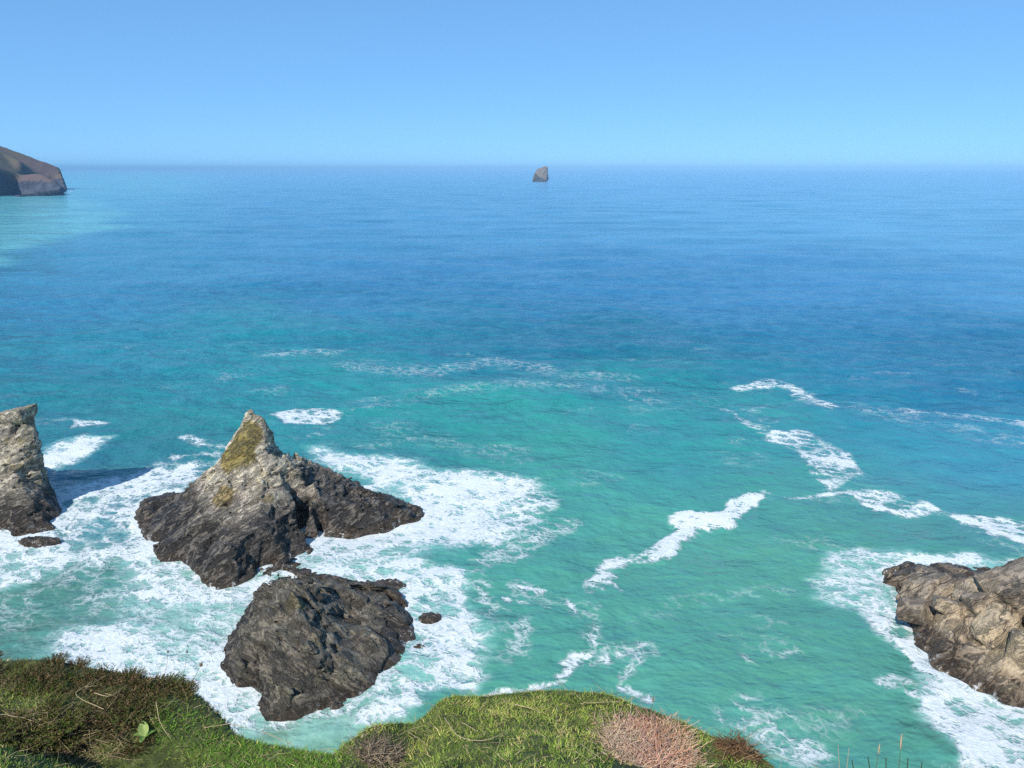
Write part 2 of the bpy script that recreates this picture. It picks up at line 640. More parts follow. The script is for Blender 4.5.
finish_rock('sea_stack', V, Q, mat_main, 'tall pyramid sea stack with pale pointed top and yellow-green patches, ringed by surf', 'sea stack')

# ---- low dark rock in front of it
near_ring = [W(*t) for t in [(258, 592), (246, 617), (231, 641), (222, 653), (226, 669), (241, 687), (255, 686), (263, 691), (259, 707), (268, 717), (296, 716), (328, 706),
                             (359, 700), (386, 680), (405, 659), (413, 644), (411, 622), (404, 608), (385, 592), (360, 582), (335, 575), (312, 568), (290, 561), (266, 565), (261, 577)]]
near_in = [P(*t) for t in [(292, 586, 57.6), (288, 574, 60.6), (283, 592, 58.2), (300, 600, 56.6), (315, 583, 60.4), (353, 588, 62.8), (378, 594, 63.2), (398, 606, 61.6), (276, 570, 69.5), (296, 570, 69.0), (268, 584, 64), (345, 602, 62.0), (380, 612, 60.6),
                           (360, 632, 58.2), (387, 640, 56.9), (305, 613, 55.4), (320, 636, 53.3), (318, 655, 51.8), (340, 640, 55.4), (341, 620, 58.6), (331, 602, 59.6), (350, 665, 52.8), (300, 680, 50.3),
                           (262, 618, 56.3), (245, 640, 54.9), (240, 665, 53.3), (270, 660, 52.2), (282, 637, 53.9), (285, 700, 49.4), (375, 662, 54.7), (330, 690, 49.9), (268, 600, 60.0)]]
nc_ = np.mean(np.array(near_ring), 0)
near_ring = [tuple(nc_ + (np.array(p) - nc_) * 1.05) for p in near_ring]
V, Q = build_rock(with_skirt(near_ring, near_in), 0.13,
                  lambda p: rock_disp(p, (0.3, -0.5, 0.3), 1.15, 0.35, 0.72, 0.10, 0.5, 21) - 0.12 - 0.2 * sstep(0.8, 3, p[:, 2]), smooth_n=1)
mat_near = rock_material('slate_dark', (0.26, 0.23, 0.17), (0.12, 0.105, 0.085), (0.095, 0.08, 0.064), 0.6, 2.0, (0.3, -0.5, 0.3), lichen=0.0, ts=0.55, grit=0.75,
                         patches=[(*P(295, 600, 57), 1.1, (0.25, 0.21, 0.10), 0.7), (*P(320, 634, 53.6), 1.0, (0.22, 0.19, 0.10), 0.6)])
finish_rock('sea_rock', V, Q, mat_near, 'broad dark slate rock in white foam just below the grassy cliff edge', 'rock')

# ---- leaning stack at the left
lr = lambda u, Y: ((u - 512) / F * (Y * CP + H * SP), Y, 0.0)
left_ring = [W(*t) for t in [(72, 516), (67, 531), (57, 545), (44, 542), (22, 538), (5, 531), (-40, 528), (-85, 512)]] + \
            [lr(-100, 88), lr(-90, 97), lr(-40, 101), (lr(10, 99)), lr(45, 95), lr(62, 90)]
left_in = [P(*t) for t in [(33, 406, 87.2), (30, 405, 87.6), (16, 410, 87.2), (0, 420, 86.5), (-30, 425, 86.5), (-60, 450, 87), (31, 405, 86.3), (20, 412, 85.9), (31, 406, 88.6), (16, 410, 88.6), (2, 418, 88.2), (25, 407, 87.6), (8, 415, 87.2),
                           (33, 463, 86.6), (34, 458, 88.5), (29, 440, 87.3), (47, 473, 87), (53, 486, 86), (59, 501, 84.6), (10, 440, 85.4), (22, 468, 84.3), (0, 480, 83.5), (32, 490, 83), (20, 510, 81.4), (46, 513, 81.9),
                           (-30, 465, 84), (-60, 485, 84.5), (-20, 500, 82), (26, 425, 87.0), (12, 458, 84.6)]] + [(-61.5, 89.5, 10.5), (-65, 90.5, 9), (-59.3, 89.8, 8.0)]
left_ring = [(x - 0.9, y, z) for x, y, z in left_ring]
left_in = [(x - 0.9, y, z) for x, y, z in left_in]
V, Q = build_rock(with_skirt(left_ring, left_in), 0.18,
                  lambda p: (rock_disp(p, (0.25, 0.45, 0.0), 1.0, 0.28, 0.65, 0.11, 0.5, 55) - 0.2 * sstep(1, 4, p[:, 2])) * (1 - 0.5 * sstep(8.5, 12, p[:, 2])), smooth_n=1,
                  lean=lambda Z: 0.2 * np.clip(Z - 6.3, 0, 8),
                  blocks=[((P(19, 416, 87.2)[0] - 0.3, 86.7, 10.75), (2.7, 1.5, 0.9), (0.05, 0.24, 0.35), 21), ((P(15, 440, 86.8)[0] - 0.6, 86.6, 7.2), (2.0, 1.9, 2.9), (0.05, 0.12, 0.5), 22),
                          ((P(-14, 445, 86.8)[0], 86.9, 6.8), (2.3, 1.9, 2.4), (0.1, 0.25, 0.5), 23)])
mat_left = rock_material('slate_stack', (0.58, 0.52, 0.40), (0.33, 0.29, 0.23), (0.11, 0.092, 0.074), 2.2, 4.4, (0.25, 0.45, 0.0), lichen=0.85, pale=0.3, ts=0.55, grit=0.9)
finish_rock('sea_stack', V, Q, mat_left, 'leaning dark sea stack with overhanging ochre top at the left edge', 'sea stack')

# ---- outcrop at the right
right_ring = [W(*t) for t in [(879, 582), (894, 594), (900, 606), (905, 621), (914, 644), (933, 669), (959, 684), (978, 695), (1007, 705), (1030, 709), (1080, 716), (1130, 716)]] + \
             [lr(1160, 54), lr(1160, 62), lr(1110, 68), lr(1060, 71), lr(1024, 72), lr(990, 72), lr(945, 73), lr(905, 73.5), lr(884, 71.5)]
right_in = [P(*t) for t in [(888, 568, 69.0), (900, 575, 68), (917, 568, 67.6), (943, 580, 65.3), (962, 589, 63.2), (980, 595, 62.0), (994, 595, 61.2), (1007, 583, 60.3), (1024, 577, 59.3), (1060, 570, 58.3), (1105, 572, 58),
                            (949, 609, 59.5), (930, 598, 62.4), (915, 590, 64.8), (1001, 608, 57.8), (1001, 633, 55.8), (985, 650, 54.3), (960, 650, 55.4), (940, 640, 57), (990, 675, 52.4), (1024, 640, 54.4),
                            (1013, 640, 55.6), (1030, 655, 52.6), (1024, 668, 51.9), (1020, 692, 50.9), (965, 625, 57.6), (968, 634, 57.2), (1060, 640, 53.4), (1060, 680, 51), (1110, 640, 53), (1110, 690, 50.5), (922, 620, 60.6), (950, 665, 54.2)]]
V, Q = build_rock(with_skirt(right_ring, right_in), 0.14,
                  lambda p: rock_disp(p, (0.35, 0.65, 0.2), 0.8, 0.2, 0.35, 0.12, 0.8, 83, True) - 0.25, smooth_n=1,
                  blocks=[(P(1036, 609, 57.6), (3.2, 2.3, 2.6), (0.3, 0.5, 0.35), 1), (P(1000, 639, 56.0), (2.1, 1.2, 1.25), (0.2, 0.75, -0.2), 2), (P(950, 618, 59.2), (1.25, 0.85, 0.7), (0.2, -0.25, 0.3), 3),
                          ((P(974, 603, 60.8)[0], P(974, 603, 60.8)[1], P(974, 603, 60.8)[2] - 0.75), (1.6, 1.4, 1.55), (-0.2, 0.35, 0.5), 4), (P(1034, 668, 52.6), (1.7, 1.3, 1.6), (0.15, -0.2, 0.6), 5), ((P(927, 594, 63.6)[0], P(927, 594, 63.6)[1], P(927, 594, 63.6)[2] - 0.85), (1.9, 1.6, 1.2), (0.3, 0.3, -0.4), 6),
                          ((P(948, 594, 62.8)[0], P(948, 594, 62.8)[1], P(948, 594, 62.8)[2] - 1.1), (1.3, 1.2, 1.3), (0.1, 0.6, 0.2), 7), (P(985, 618, 58.2), (1.2, 1.0, 1.1), (0.4, 0.2, 0.1), 8), (P(915, 622, 60.6), (1.1, 1.2, 0.9), (0.1, 0.3, 0.7), 9),
                          (P(1075, 640, 55), (3.0, 2.6, 2.8), (0.2, 0.3, 0.5), 10), (P(1120, 620, 57), (3.0, 2.6, 3.4), (0.3, 0.2, 0.1), 11), (P(1080, 690, 51.5), (2.0, 1.6, 1.6), (0.2, 0.1, 0.8), 12)])
tanc = (0.66, 0.52, 0.34)
mat_right = rock_material('tan_rock', (0.40, 0.325, 0.24), (0.27, 0.215, 0.16), (0.16, 0.12, 0.084), 0.8, 2.1, (0.35, 0.65, 0.2), warm=(0.46, 0.36, 0.24),
                          patches=[(*P(950, 617, 59.2), 1.5, tanc, 0.8), (*P(1000, 632, 55.9), 2.6, tanc, 0.85), (*P(1026, 662, 52.3), 2.2, tanc, 0.85), (*P(1012, 600, 58.5), 1.8, tanc, 0.6), (*P(1060, 640, 53.4), 3.0, tanc, 0.6)], ts=0.35, grit=0.5)
finish_rock('rock_outcrop', V, Q, mat_right, 'tan and brown blocky rock outcrop in surf at the right edge', 'rock')


# ---- awash boulders
def boulder(name, u, v, sx, sy, sz, label, seed, zc=0.0):
    c = W(u, v)
    res = 0.08
    r = max(sx, sy) + 0.5
    g = np.arange(-r, r + res, res)
    gz = np.arange(-0.6, sz + 0.5, res)
    X, Y, Z = np.meshgrid(g, g, gz, indexing='ij')
    val = (np.sqrt((X / sx) ** 2 + (Y / sy) ** 2 + ((Z - zc) / sz) ** 2) - 1) * min(sx, sy, sz)
    pp = np.stack([X.ravel() + c[0], Y.ravel() + c[1], Z.ravel()], 1)
    val = val - rock_disp(pp, (0.3, -0.5, 0.3), 0.5, 0.10, 0.14, 0.08, 0.5, seed).reshape(val.shape)
    V, Q = surface_nets(val.astype(np.float32), c[0] - r, c[1] - r, gz[0], res)
    finish_rock(name, V, Q, mat_near, label, 'rock')


boulder('boulder', 430, 621, 1.15, 0.9, 0.75, 'small dark boulder awash in foam right of the broad dark rock', 101)
boulder('boulder', 418, 650, 0.6, 0.4, 0.45, 'tiny dark rock at the waterline close beside the broad dark rock', 131)
boulder('boulder', 40, 543, 1.9, 0.8, 0.6, 'low dark rock tip in foam below the leaning left stack', 151)
boulder('boulder', 388, 586, 1.5, 0.9, 0.28, 'flat dark ledge half covered by surf between stack and broad rock', 171)

# ================================================================== FAR LAND
def far_land(points, res, disp):
    return build_rock(points, res, disp, pad=res * 2, smooth_n=1, zlo=-6, zpad=10)


hl_ring = [W(*t) for t in [(67, 191.3), (58, 192.2), (45, 193), (30, 194), (10, 195.3), (-20, 197), (-60, 199), (-120, 202), (-200, 205)]]
hl_ring += [(-1250, 980, 0), (-1500, 1400, 0), (-1300, 1900, 0), (-1050, 1800, 0), (-905, 1500, 0), (-790, 1350, 0), (-733, 1280, 0)]
hl_in = [P(*t) for t in [(65, 188, 1232), (62, 184.5, 1240), (55, 179.5, 1248), (40, 171.5, 1265), (20, 160, 1300), (0, 149, 1340), (-40, 130, 1400), (-120, 100, 1480), (-200, 85, 1500),
                         ]]
hl_in += [P(u, vt, W(u, vw)[1] + 14) for u, vw, vt in [(62, 191.8, 186), (52, 192.6, 181), (40, 193.3, 177), (20, 194.6, 174), (0, 195.8, 171.5), (-30, 197.5, 168), (-80, 200, 163), (-140, 202.7, 158), (-200, 205, 154)]]
hl_in += [(-900, 1600, 40), (-1150, 1700, 60), (-1250, 1300, 90)]
V, Q = far_land(with_skirt(hl_ring, hl_in, 6, -14), 4.0,
                lambda p: 5.0 * fbm(p / np.array([28., 28., 60.]), 4, 5, True) * (1 - sstep(24, 40, p[:, 2])) + 1.5 * fbm(p / 14.0, 3, 9))
m, nt, out = new_mat('headland_ground')
b = NB(nt)
geo = b.n('ShaderNodeNewGeometry')
sep = b.n('ShaderNodeSeparateXYZ')
nt.links.new(geo.outputs['Normal'], sep.inputs[0])
n1 = b.noise(geo.outputs['Position'], 0.02, 6, 0.6)
n2 = b.noise(b.mapping(geo.outputs['Position'], scale=(1, 1, 0.35)), 0.07, 6, 0.7)
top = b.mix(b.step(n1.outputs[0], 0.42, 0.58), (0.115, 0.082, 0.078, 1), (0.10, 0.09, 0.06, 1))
clf = b.mix(b.step(n2.outputs[0], 0.4, 0.65), (0.026, 0.036, 0.058, 1), (0.07, 0.085, 0.115, 1))  # bluish shade of the cliff is put into its colour
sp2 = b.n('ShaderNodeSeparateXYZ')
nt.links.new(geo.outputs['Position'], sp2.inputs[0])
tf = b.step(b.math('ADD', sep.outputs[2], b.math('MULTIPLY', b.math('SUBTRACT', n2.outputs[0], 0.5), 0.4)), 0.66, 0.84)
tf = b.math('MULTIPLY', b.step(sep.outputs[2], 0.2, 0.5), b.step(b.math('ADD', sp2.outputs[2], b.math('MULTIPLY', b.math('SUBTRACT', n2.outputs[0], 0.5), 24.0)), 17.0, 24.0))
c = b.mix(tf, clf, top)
bs = b.n('ShaderNodeBsdfPrincipled')
bs.inputs['Roughness'].default_value = 0.95
nt.links.new(c, bs.inputs['Base Color'])
nt.links.new(bs.outputs[0], out.inputs[0])
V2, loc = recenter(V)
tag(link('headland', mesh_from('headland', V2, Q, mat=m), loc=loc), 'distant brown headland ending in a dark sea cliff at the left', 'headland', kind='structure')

# offshore islet
isl_ring = [W(*t) for t in [(533.0, 178.2), (540, 178.6), (548.3, 178.2)]] + [(106, 2440, 0), (80, 2460, 0), (62, 2440, 0), (60, 2410, 0)]
YI = W(540, 178.4)[1]
isl_in = [P(535, 172.5, YI + 12), P(537.5, 169, YI + 20), P(541, 167.6, YI + 24), (P(545.5, 165.5, YI + 26)), P(547.6, 166.5, YI + 22), P(547.9, 172, YI + 12), P(541, 172, YI + 8), P(545, 170, YI + 10)]
V, Q = far_land(with_skirt(isl_ring, isl_in, 5, -10), 1.6, lambda p: 1.6 * fbm(p / np.array([9., 9., 16.]), 4, 15, True) + 1.2 * fbm(p / 5.0, 3, 19))
mat_isl = rock_material('islet_rock', (0.26, 0.21, 0.17), (0.13, 0.11, 0.095), (0.06, 0.055, 0.05), 1.0, 6.0, (0, 0, 0), ts=0.12)
V2, loc = recenter(V)
tag(link('islet', mesh_from('islet', V2, Q, mat=mat_isl), loc=loc), 'small wedge-shaped rock islet alone on the sea near the horizon', 'islet')

# ================================================================== SEA
az_f = np.radians(np.arange(-40, 40.01, 0.14))
az_c = np.radians(np.arange(41.5, 110, 1.5))
az = np.concatenate([-az_c[::-1], az_f, az_c])
r1 = np.exp(np.arange(math.log(9.0), math.log(300.0), 0.0036))
r2 = np.exp(np.arange(math.log(300.0), math.log(62000.0), 0.0075))
rr = np.concatenate([r1, r2])
nA, nR = len(az), len(rr)
RR, AA = np.meshgrid(rr, az, indexing='ij')
X = (RR * np.sin(AA)).ravel()
Y = (RR * np.cos(AA)).ravel()
R = RR.ravel()
Zw = np.zeros_like(X)
spacing = np.maximum(R * 0.0036, 0) * np.where(R > 300, 2.1, 1.0)
for k in range(54):
    lam = 1.3 * (95.0 / 1.3) ** (k / 53.0)
    th = math.radians(-100 + RNG.normal(0, 26 + 26 * (lam < 12)))          # swell runs in towards the cliff
    a = 0.0034 * lam * RNG.uniform(0.6, 1.3)
    if lam > 14:
        a *= 0.75 if lam < 40 else 0.5
    ph = RNG.uniform(0, 6.28)
    kx, ky = 2 * math.pi / lam * math.cos(th), 2 * math.pi / lam * math.sin(th)
    fade = np.clip((lam / spacing - 2.5) / 2.5, 0, 1)
    w = np.cos(kx * X + ky * Y + ph)
    Zw += a * fade * w
U, Vp = project(X, Y, np.zeros_like(X))

# body colour of the water: sand and weed shallows to open deep water
CTRL = [(-80, 168, 78, 146, 220), (300, 168, 76, 138, 216), (700, 168, 78, 138, 218), (1100, 168, 84, 142, 222),
        (100, 180, 84, 165, 214), (30, 205, 70, 150, 205), (0, 225, 60, 140, 198), (10, 250, 52, 132, 190), (75, 222, 60, 142, 200),
        (150, 245, 52, 130, 190), (60, 275, 46, 125, 185), (320, 200, 54, 130, 198), (300, 240, 52, 125, 195), (500, 220, 62, 132, 205), (700, 220, 72, 142, 214), (950, 220, 80, 148, 220),
        (100, 300, 40, 116, 178), (400, 290, 42, 112, 182), (600, 280, 46, 116, 190), (800, 290, 52, 122, 198), (1050, 290, 62, 132, 206),
        (100, 360, 30, 122, 165), (250, 350, 30, 125, 160), (400, 345, 22, 120, 150), (500, 345, 10, 98, 150), (600, 355, 8, 90, 140), (700, 370, 12, 98, 145), (950, 375, 12, 92, 152), (1080, 375, 14, 95, 155), (820, 350, 20, 105, 165),
        (50, 410, 26, 118, 145), (200, 400, 30, 130, 152), (350, 390, 34, 138, 155), (500, 410, 42, 148, 158), (620, 400, 30, 132, 150), (700, 430, 38, 142, 156), (830, 400, 28, 122, 160), (950, 430, 36, 136, 172), (1050, 450, 44, 142, 180), (950, 480, 44, 140, 172), (830, 500, 50, 148, 150),
        (420, 440, 32, 130, 140), (550, 460, 44, 148, 146), (620, 500, 58, 160, 148), (720, 470, 42, 146, 150), (700, 560, 58, 158, 146), (520, 600, 54, 152, 140), (850, 525, 56, 150, 136), (1000, 545, 50, 142, 140),
        (800, 650, 60, 156, 142), (600, 700, 60, 162, 150), (900, 740, 56, 150, 138), (720, 640, 58, 156, 144), (760, 760, 66, 170, 158), (60, 610, 56, 136, 130), (150, 440, 28, 122, 132), (60, 460, 30, 112, 140), (320, 735, 80, 160, 142), (-80, 640, 56, 130, 140), (300, 640, 90, 170, 160)]
C = np.array(CTRL, float)
wx = 14 * fbm(np.stack([X / 26, Y / 26, 0 * X], 1), 3, 201) * np.clip(R / 60, 0.3, 1)
# nearby warp is in metres on the water; far colours vary slowly
wn_ = np.clip(1 - (R - 200) / 800, 0, 1)
Uc, Vc = project(X + wx * wn_, Y + 1.6 * wx * wn_, np.zeros_like(X))
num = np.zeros((len(X), 3))
den = np.zeros(len(X))
for (u, v, r_, g_, b_) in C:
    sv = 15 + max(0, v - 180) * 0.12
    su = 95.0
    w = np.exp(-((Uc - u) / su) ** 2 - ((Vc - v) / sv) ** 2) + 1e-4 / (1 + ((Uc - u) / su) ** 2 + ((Vc - v) / sv) ** 2) ** 2
    num += w[:, None] * np.array(lin(r_, g_, b_))
    den += w
body = num / den[:, None]

FOAM = []


def poly(d, soft, pts, warp=1.0):
    FOAM.append(('p', d, soft, pts, warp))


def line(d, wd, pts, warp=1.0):
    FOAM.append(('l', d, wd, pts, warp))


poly(0.92, 15, [(312, 448), (345, 462), (385, 460), (430, 470), (470, 474), (498, 485), (508, 500), (500, 515), (475, 528), (455, 540), (430, 550), (410, 562), (375, 562), (330, 565), (300, 560), (290, 530), (320, 525), (352, 520), (390, 510), (411, 500), (370, 485), (335, 468)])
poly(0.56, 16, [(480, 472), (530, 480), (547, 500), (530, 525), (495, 538), (470, 530), (505, 505)])
poly(0.86, 15, [(310, 552), (420, 558), (445, 575), (450, 600), (462, 620), (474, 650), (470, 680), (440, 697), (400, 708), (370, 700), (400, 650), (400, 620), (390, 600), (360, 580), (310, 575)])
poly(0.72, 14, [(330, 742), (290, 742), (335, 712), (400, 685), (470, 655), (486, 680), (470, 697), (440, 702), (380, 722)])
poly(0.84, 16, [(195, 575), (262, 570), (272, 592), (240, 620), (226, 650), (232, 672), (250, 690), (268, 690), (268, 712), (235, 728), (205, 708), (170, 682), (120, 672), (50, 662), (80, 640), (140, 618), (148, 600), (120, 575), (148, 545), (165, 555), (190, 560)])
poly(0.62, 14, [(50, 490), (110, 478), (160, 466), (205, 468), (200, 485), (150, 492), (140, 512), (160, 550), (150, 585), (110, 565), (60, 550), (40, 535), (58, 515)])
poly(0.9, 10, [(-80, 530), (0, 520), (30, 532), (66, 545), (75, 560), (30, 576), (-80, 592)])
poly(0.16, 18, [(-80, 600), (30, 582), (90, 570), (130, 580), (150, 600), (100, 640), (40, 655), (-80, 655)])
poly(0.3, 14, [(70, 560), (130, 580), (140, 600), (100, 612), (60, 590)])
poly(0.95, 7, [(30, 458), (60, 447), (92, 439), (108, 441), (95, 450), (62, 466), (30, 470)])
poly(0.75, 4, [(74, 419), (98, 419), (106, 424), (84, 427)])
poly(0.66, 3, [(274, 414), (298, 407), (333, 409), (345, 415), (325, 424), (288, 424)], 0.5)
poly(0.72, 3, [(775, 430), (805, 432), (830, 445), (855, 463), (863, 472), (852, 480), (828, 492), (815, 482), (812, 468), (795, 450), (766, 438)], 0.6)
poly(0.7, 3, [(848, 492), (880, 492), (925, 503), (938, 510), (905, 517), (865, 507)], 0.6)
line(0.7, 3, [(780, 496), (815, 499), (850, 494)], 0.6)
poly(0.7, 4, [(945, 515), (980, 513), (1024, 520), (1070, 530), (1070, 558), (1015, 549), (990, 535)], 0.8)
poly(0.98, 2.5, [(641, 558), (662, 540), (678, 528), (667, 518), (690, 513), (720, 509), (735, 497), (760, 491), (750, 502), (733, 511), (724, 521), (698, 526), (686, 538), (666, 553)], 0.7)
line(0.6, 3.5, [(600, 588), (615, 568), (640, 553), (668, 536)], 0.6)
poly(0.82, 3, [(588, 591), (600, 573), (612, 561), (636, 550), (635, 558), (614, 570), (622, 590), (607, 580)], 0.5)
line(0.3, 14, [(530, 588), (570, 608), (590, 630), (580, 655), (640, 648)])
line(0.64, 5, [(530, 588), (552, 592), (570, 608), (588, 611), (591, 630), (586, 650), (560, 662), (553, 674)], 0.9)
line(0.64, 6, [(582, 661), (610, 655), (642, 645)], 0.9)
line(0.62, 6, [(630, 655), (625, 678)], 0.9)
line(0.66, 8, [(622, 688), (632, 695), (648, 702)], 0.9)
line(0.6, 4, [(515, 597), (534, 605)])
line(0.55, 5, [(490, 704), (530, 690), (558, 682)])
line(0.5, 8, [(742, 388), (770, 381), (790, 388), (822, 404)])
line(0.2, 18, [(345, 366), (420, 373), (500, 360), (560, 373), (625, 377)])
line(0.2, 14, [(270, 352), (345, 350)])
line(0.32, 8, [(905, 412), (975, 416), (1040, 427)])
line(0.17, 18, [(850, 405), (920, 420), (1040, 445)])
line(0.16, 20, [(420, 395), (520, 385), (640, 392)])
line(0.3, 7, [(715, 405), (765, 430)])
line(0.14, 22, [(640, 410), (700, 400), (760, 410)])
line(0.14, 22, [(380, 425), (450, 445), (520, 455)])
poly(0.8, 10, [(826, 572), (834, 553), (870, 546), (915, 555), (960, 560), (1024, 576), (1080, 590), (1080, 605), (1010, 590), (990, 592), (960, 588), (915, 575), (885, 580), (896, 600), (908, 645), (885, 625), (862, 602), (835, 597)])
line(0.85, 8, [(888, 600), (912, 640), (940, 670), (972, 692)])
poly(0.9, 11, [(925, 680), (960, 688), (1000, 700), (1080, 708), (1080, 820), (990, 820), (955, 757), (940, 722)])
line(0.42, 10, [(870, 681), (900, 684), (938, 705)])
poly(0.4, 14, [(700, 706), (745, 698), (772, 718), (820, 748), (830, 765), (790, 760), (740, 735), (710, 725)])
line(0.3, 9, [(735, 660), (790, 648)])
line(0.12, 14, [(640, 620), (700, 600), (800, 590)])
line(0.28, 16, [(480, 560), (530, 540), (560, 520)])
line(0.3, 16, [(470, 580), (500, 620), (505, 650)])
line(0.55, 2.0, [(524, 178.3), (534, 178.5)], 0)
line(0.7, 1.0, [(-30, 197.8), (20, 195.0), (50, 192.9), (72, 191.5)], 0)
line(0.4, 6, [(190, 440), (225, 447)])
line(0.36, 6, [(180, 460), (215, 455), (225, 470)])

dens = np.zeros(len(X), np.float32)
aer = np.zeros(len(X), np.float32)
sel = np.where((R < 330) & (np.abs(AA.ravel()) < math.radians(50)))[0]
xs_, ys_ = X[sel], Y[sel]
p3 = np.stack([xs_ / 5.0, ys_ / 5.0, 0 * xs_], 1)
wA = np.stack([fbm(p3, 4, 301), fbm(p3, 4, 311)], 1) * 2.6
warp_uv = {}


def sd_poly(px, py, pts):
    n = len(pts)
    d = np.full(len(px), 1e9)
    ins = np.zeros(len(px), bool)
    for i in range(n):
        ax, ay = pts[i]
        bx, by = pts[(i + 1) % n]
        ex, ey = bx - ax, by - ay
        t = np.clip(((px - ax) * ex + (py - ay) * ey) / (ex * ex + ey * ey + 1e-9), 0, 1)
        d = np.minimum(d, (px - ax - t * ex) ** 2 + (py - ay - t * ey) ** 2)
        c = ((ay > py) != (by > py)) & (px < (bx - ax) * (py - ay) / (by - ay + 1e-12) + ax)
        ins ^= c
    d = np.sqrt(d)
    return np.where(ins, -d, d)


def sd_line(px, py, pts):
    d = np.full(len(px), 1e9)
    for i in range(len(pts) - 1):
        ax, ay = pts[i]
        bx, by = pts[i + 1]
        ex, ey = bx - ax, by - ay
        t = np.clip(((px - ax) * ex + (py - ay) * ey) / (ex * ex + ey * ey + 1e-9), 0, 1)
        d = np.minimum(d, (px - ax - t * ex) ** 2 + (py - ay - t * ey) ** 2)
    return np.sqrt(d)


sel_far = np.where((R >= 330) & (R < 4000) & (np.abs(AA.ravel()) < math.radians(45)))[0]
for kind, d, soft, pts, wp in FOAM:
    near = min(p[1] for p in pts) > 230
    S = sel if near else sel_far
    # everything is laid out on the water plane in metres
    wpts = [W(u, v)[:2] for u, v in pts]
    cx, cy = np.mean(wpts, 0)
    dist = math.hypot(cx, cy)
    mpp = dist / F * 1.25                         # metres that a soft edge step covers
    if near:
        xx, yy = X[S] + wA[:, 0] * wp, Y[S] + wA[:, 1] * wp
    else:
        xx, yy = X[S], Y[S]
    x0, x1 = min(p[0] for p in wpts), max(p[0] for p in wpts)
    y0, y1 = min(p[1] for p in wpts), max(p[1] for p in wpts)
    pad = soft * mpp * 5 + 3
    mk = np.where((xx > x0 - pad) & (xx < x1 + pad) & (yy > y0 - pad) & (yy < y1 + pad))[0]
    if not len(mk):
        continue
    if kind == 'p':
        sd_ = sd_poly(xx[mk], yy[mk], wpts)
        s_m = soft * mpp
        s_e = max(s_m, 0.6)
        v = d * (1 - sstep(-0.9 * s_e, 1.3 * s_e, sd_))
        a_ = 0.95 * d * (1 - sstep(-0.3 * s_m, 2.0 * s_m + 0.5, sd_)) * (1.0 if soft > 5 else 0.25)
    else:
        sd_ = sd_line(xx[mk], yy[mk], wpts)
        s_m = soft * mpp
        v = d * (1 - sstep(0.25 * s_m, 1.6 * s_m, sd_))
        a_ = 0.35 * d * (1 - sstep(0, 3.0 * s_m, sd_))
    ii = S[mk]
    dens[ii] = np.maximum(dens[ii], v)
    aer[ii] = np.maximum(aer[ii], a_)
# clear gaps swirled open in the wash
for d, pts in [(0.5, [(452, 490), (480, 488), (492, 502), (470, 514), (450, 506)]), (0.4, [(375, 545), (420, 538), (432, 550), (395, 560)]), (0.5, [(140, 592), (195, 604), (185, 630), (135, 628)]),
               (0.55, [(66, 520), (112, 512), (128, 534), (80, 546)]), (0.4, [(325, 560), (400, 565), (425, 578), (350, 575)]), (0.9, [(240, 722), (300, 720), (350, 712), (352, 745), (260, 752)]),
               (0.35, [(180, 640), (220, 650), (215, 680), (170, 668)]), (0.5, [(0, 560), (50, 560), (40, 572), (0, 575)]), (0.6, [(430, 590), (448, 600), (440, 618), (425, 605)])]:
    wp2 = [W(*t)[:2] for t in pts]
    sdn = sd_poly(xs_ + 0.8 * wA[:, 0], ys_ + 0.8 * wA[:, 1], wp2)
    dens[sel] *= 1 - d * (1 - sstep(-1.2, 0.9, sdn))
# surf clinging to every rock foot
from mathutils.kdtree import KDTree
foot = np.concatenate([v[np.abs(v[:, 2]) < 0.25][::3] for _, v in ROCK_INFO])
kd = KDTree(len(foot))
for i, q in enumerate(foot):
    kd.insert((q[0], q[1], 0), i)
kd.balance()
hi = np.zeros(len(sel), bool)
for _, v in ROCK_INFO:
    lo_, hi_ = v.min(0), v.max(0)
    hi |= (xs_ > lo_[0] - 2) & (xs_ < hi_[0] + 2) & (ys_ > lo_[1] - 2) & (ys_ < hi_[1] + 2)
hi = np.where(hi)[0]
fd = np.array([kd.find((xs_[i], ys_[i], 0))[2] for i in hi])
fn = fbm(np.stack([xs_[hi] / 2.2, ys_[hi] / 2.2, 0 * xs_[hi]], 1), 3, 461)
dens[sel[hi]] = np.maximum(dens[sel[hi]], (0.78 + 0.3 * fn) * (1 - sstep(0.15, 1.5 + 0.8 * fn, fd)))
# broad streaky variation inside the wash
wl = np.stack([fbm(np.stack([xs_ / 13, ys_ / 13, 0 * xs_], 1), 2, 421), fbm(np.stack([xs_ / 13, ys_ / 13, 0 * xs_], 1), 2, 431)], 1) * 9
pst = np.stack([(xs_ * 0.8 + ys_ * 0.6 + wl[:, 0]) / 8.0, (ys_ * 0.8 - xs_ * 0.6 + wl[:, 1]) / 2.6, 0 * xs_], 1)
var = fbm(pst, 5, 401) * 1.7 + 0.5 * fbm(np.stack([xs_ / 16, ys_ / 16, 0 * xs_], 1), 3, 451)
dd = dens[sel]
fleck = 0.17 * sstep(0.1, 0.6, fbm(np.stack([xs_ / 11, ys_ / 6, 0 * xs_], 1), 4, 441)) * (1 - sstep(150, 260, R[sel]))
dd = np.maximum(dd, fleck)
dens[sel] = np.clip(dd + np.where((dd > 0.02) & (dd < 1.0), 0.46 * var * np.clip(dd * 1.2, 0, 1), 0), 0, 1.08)

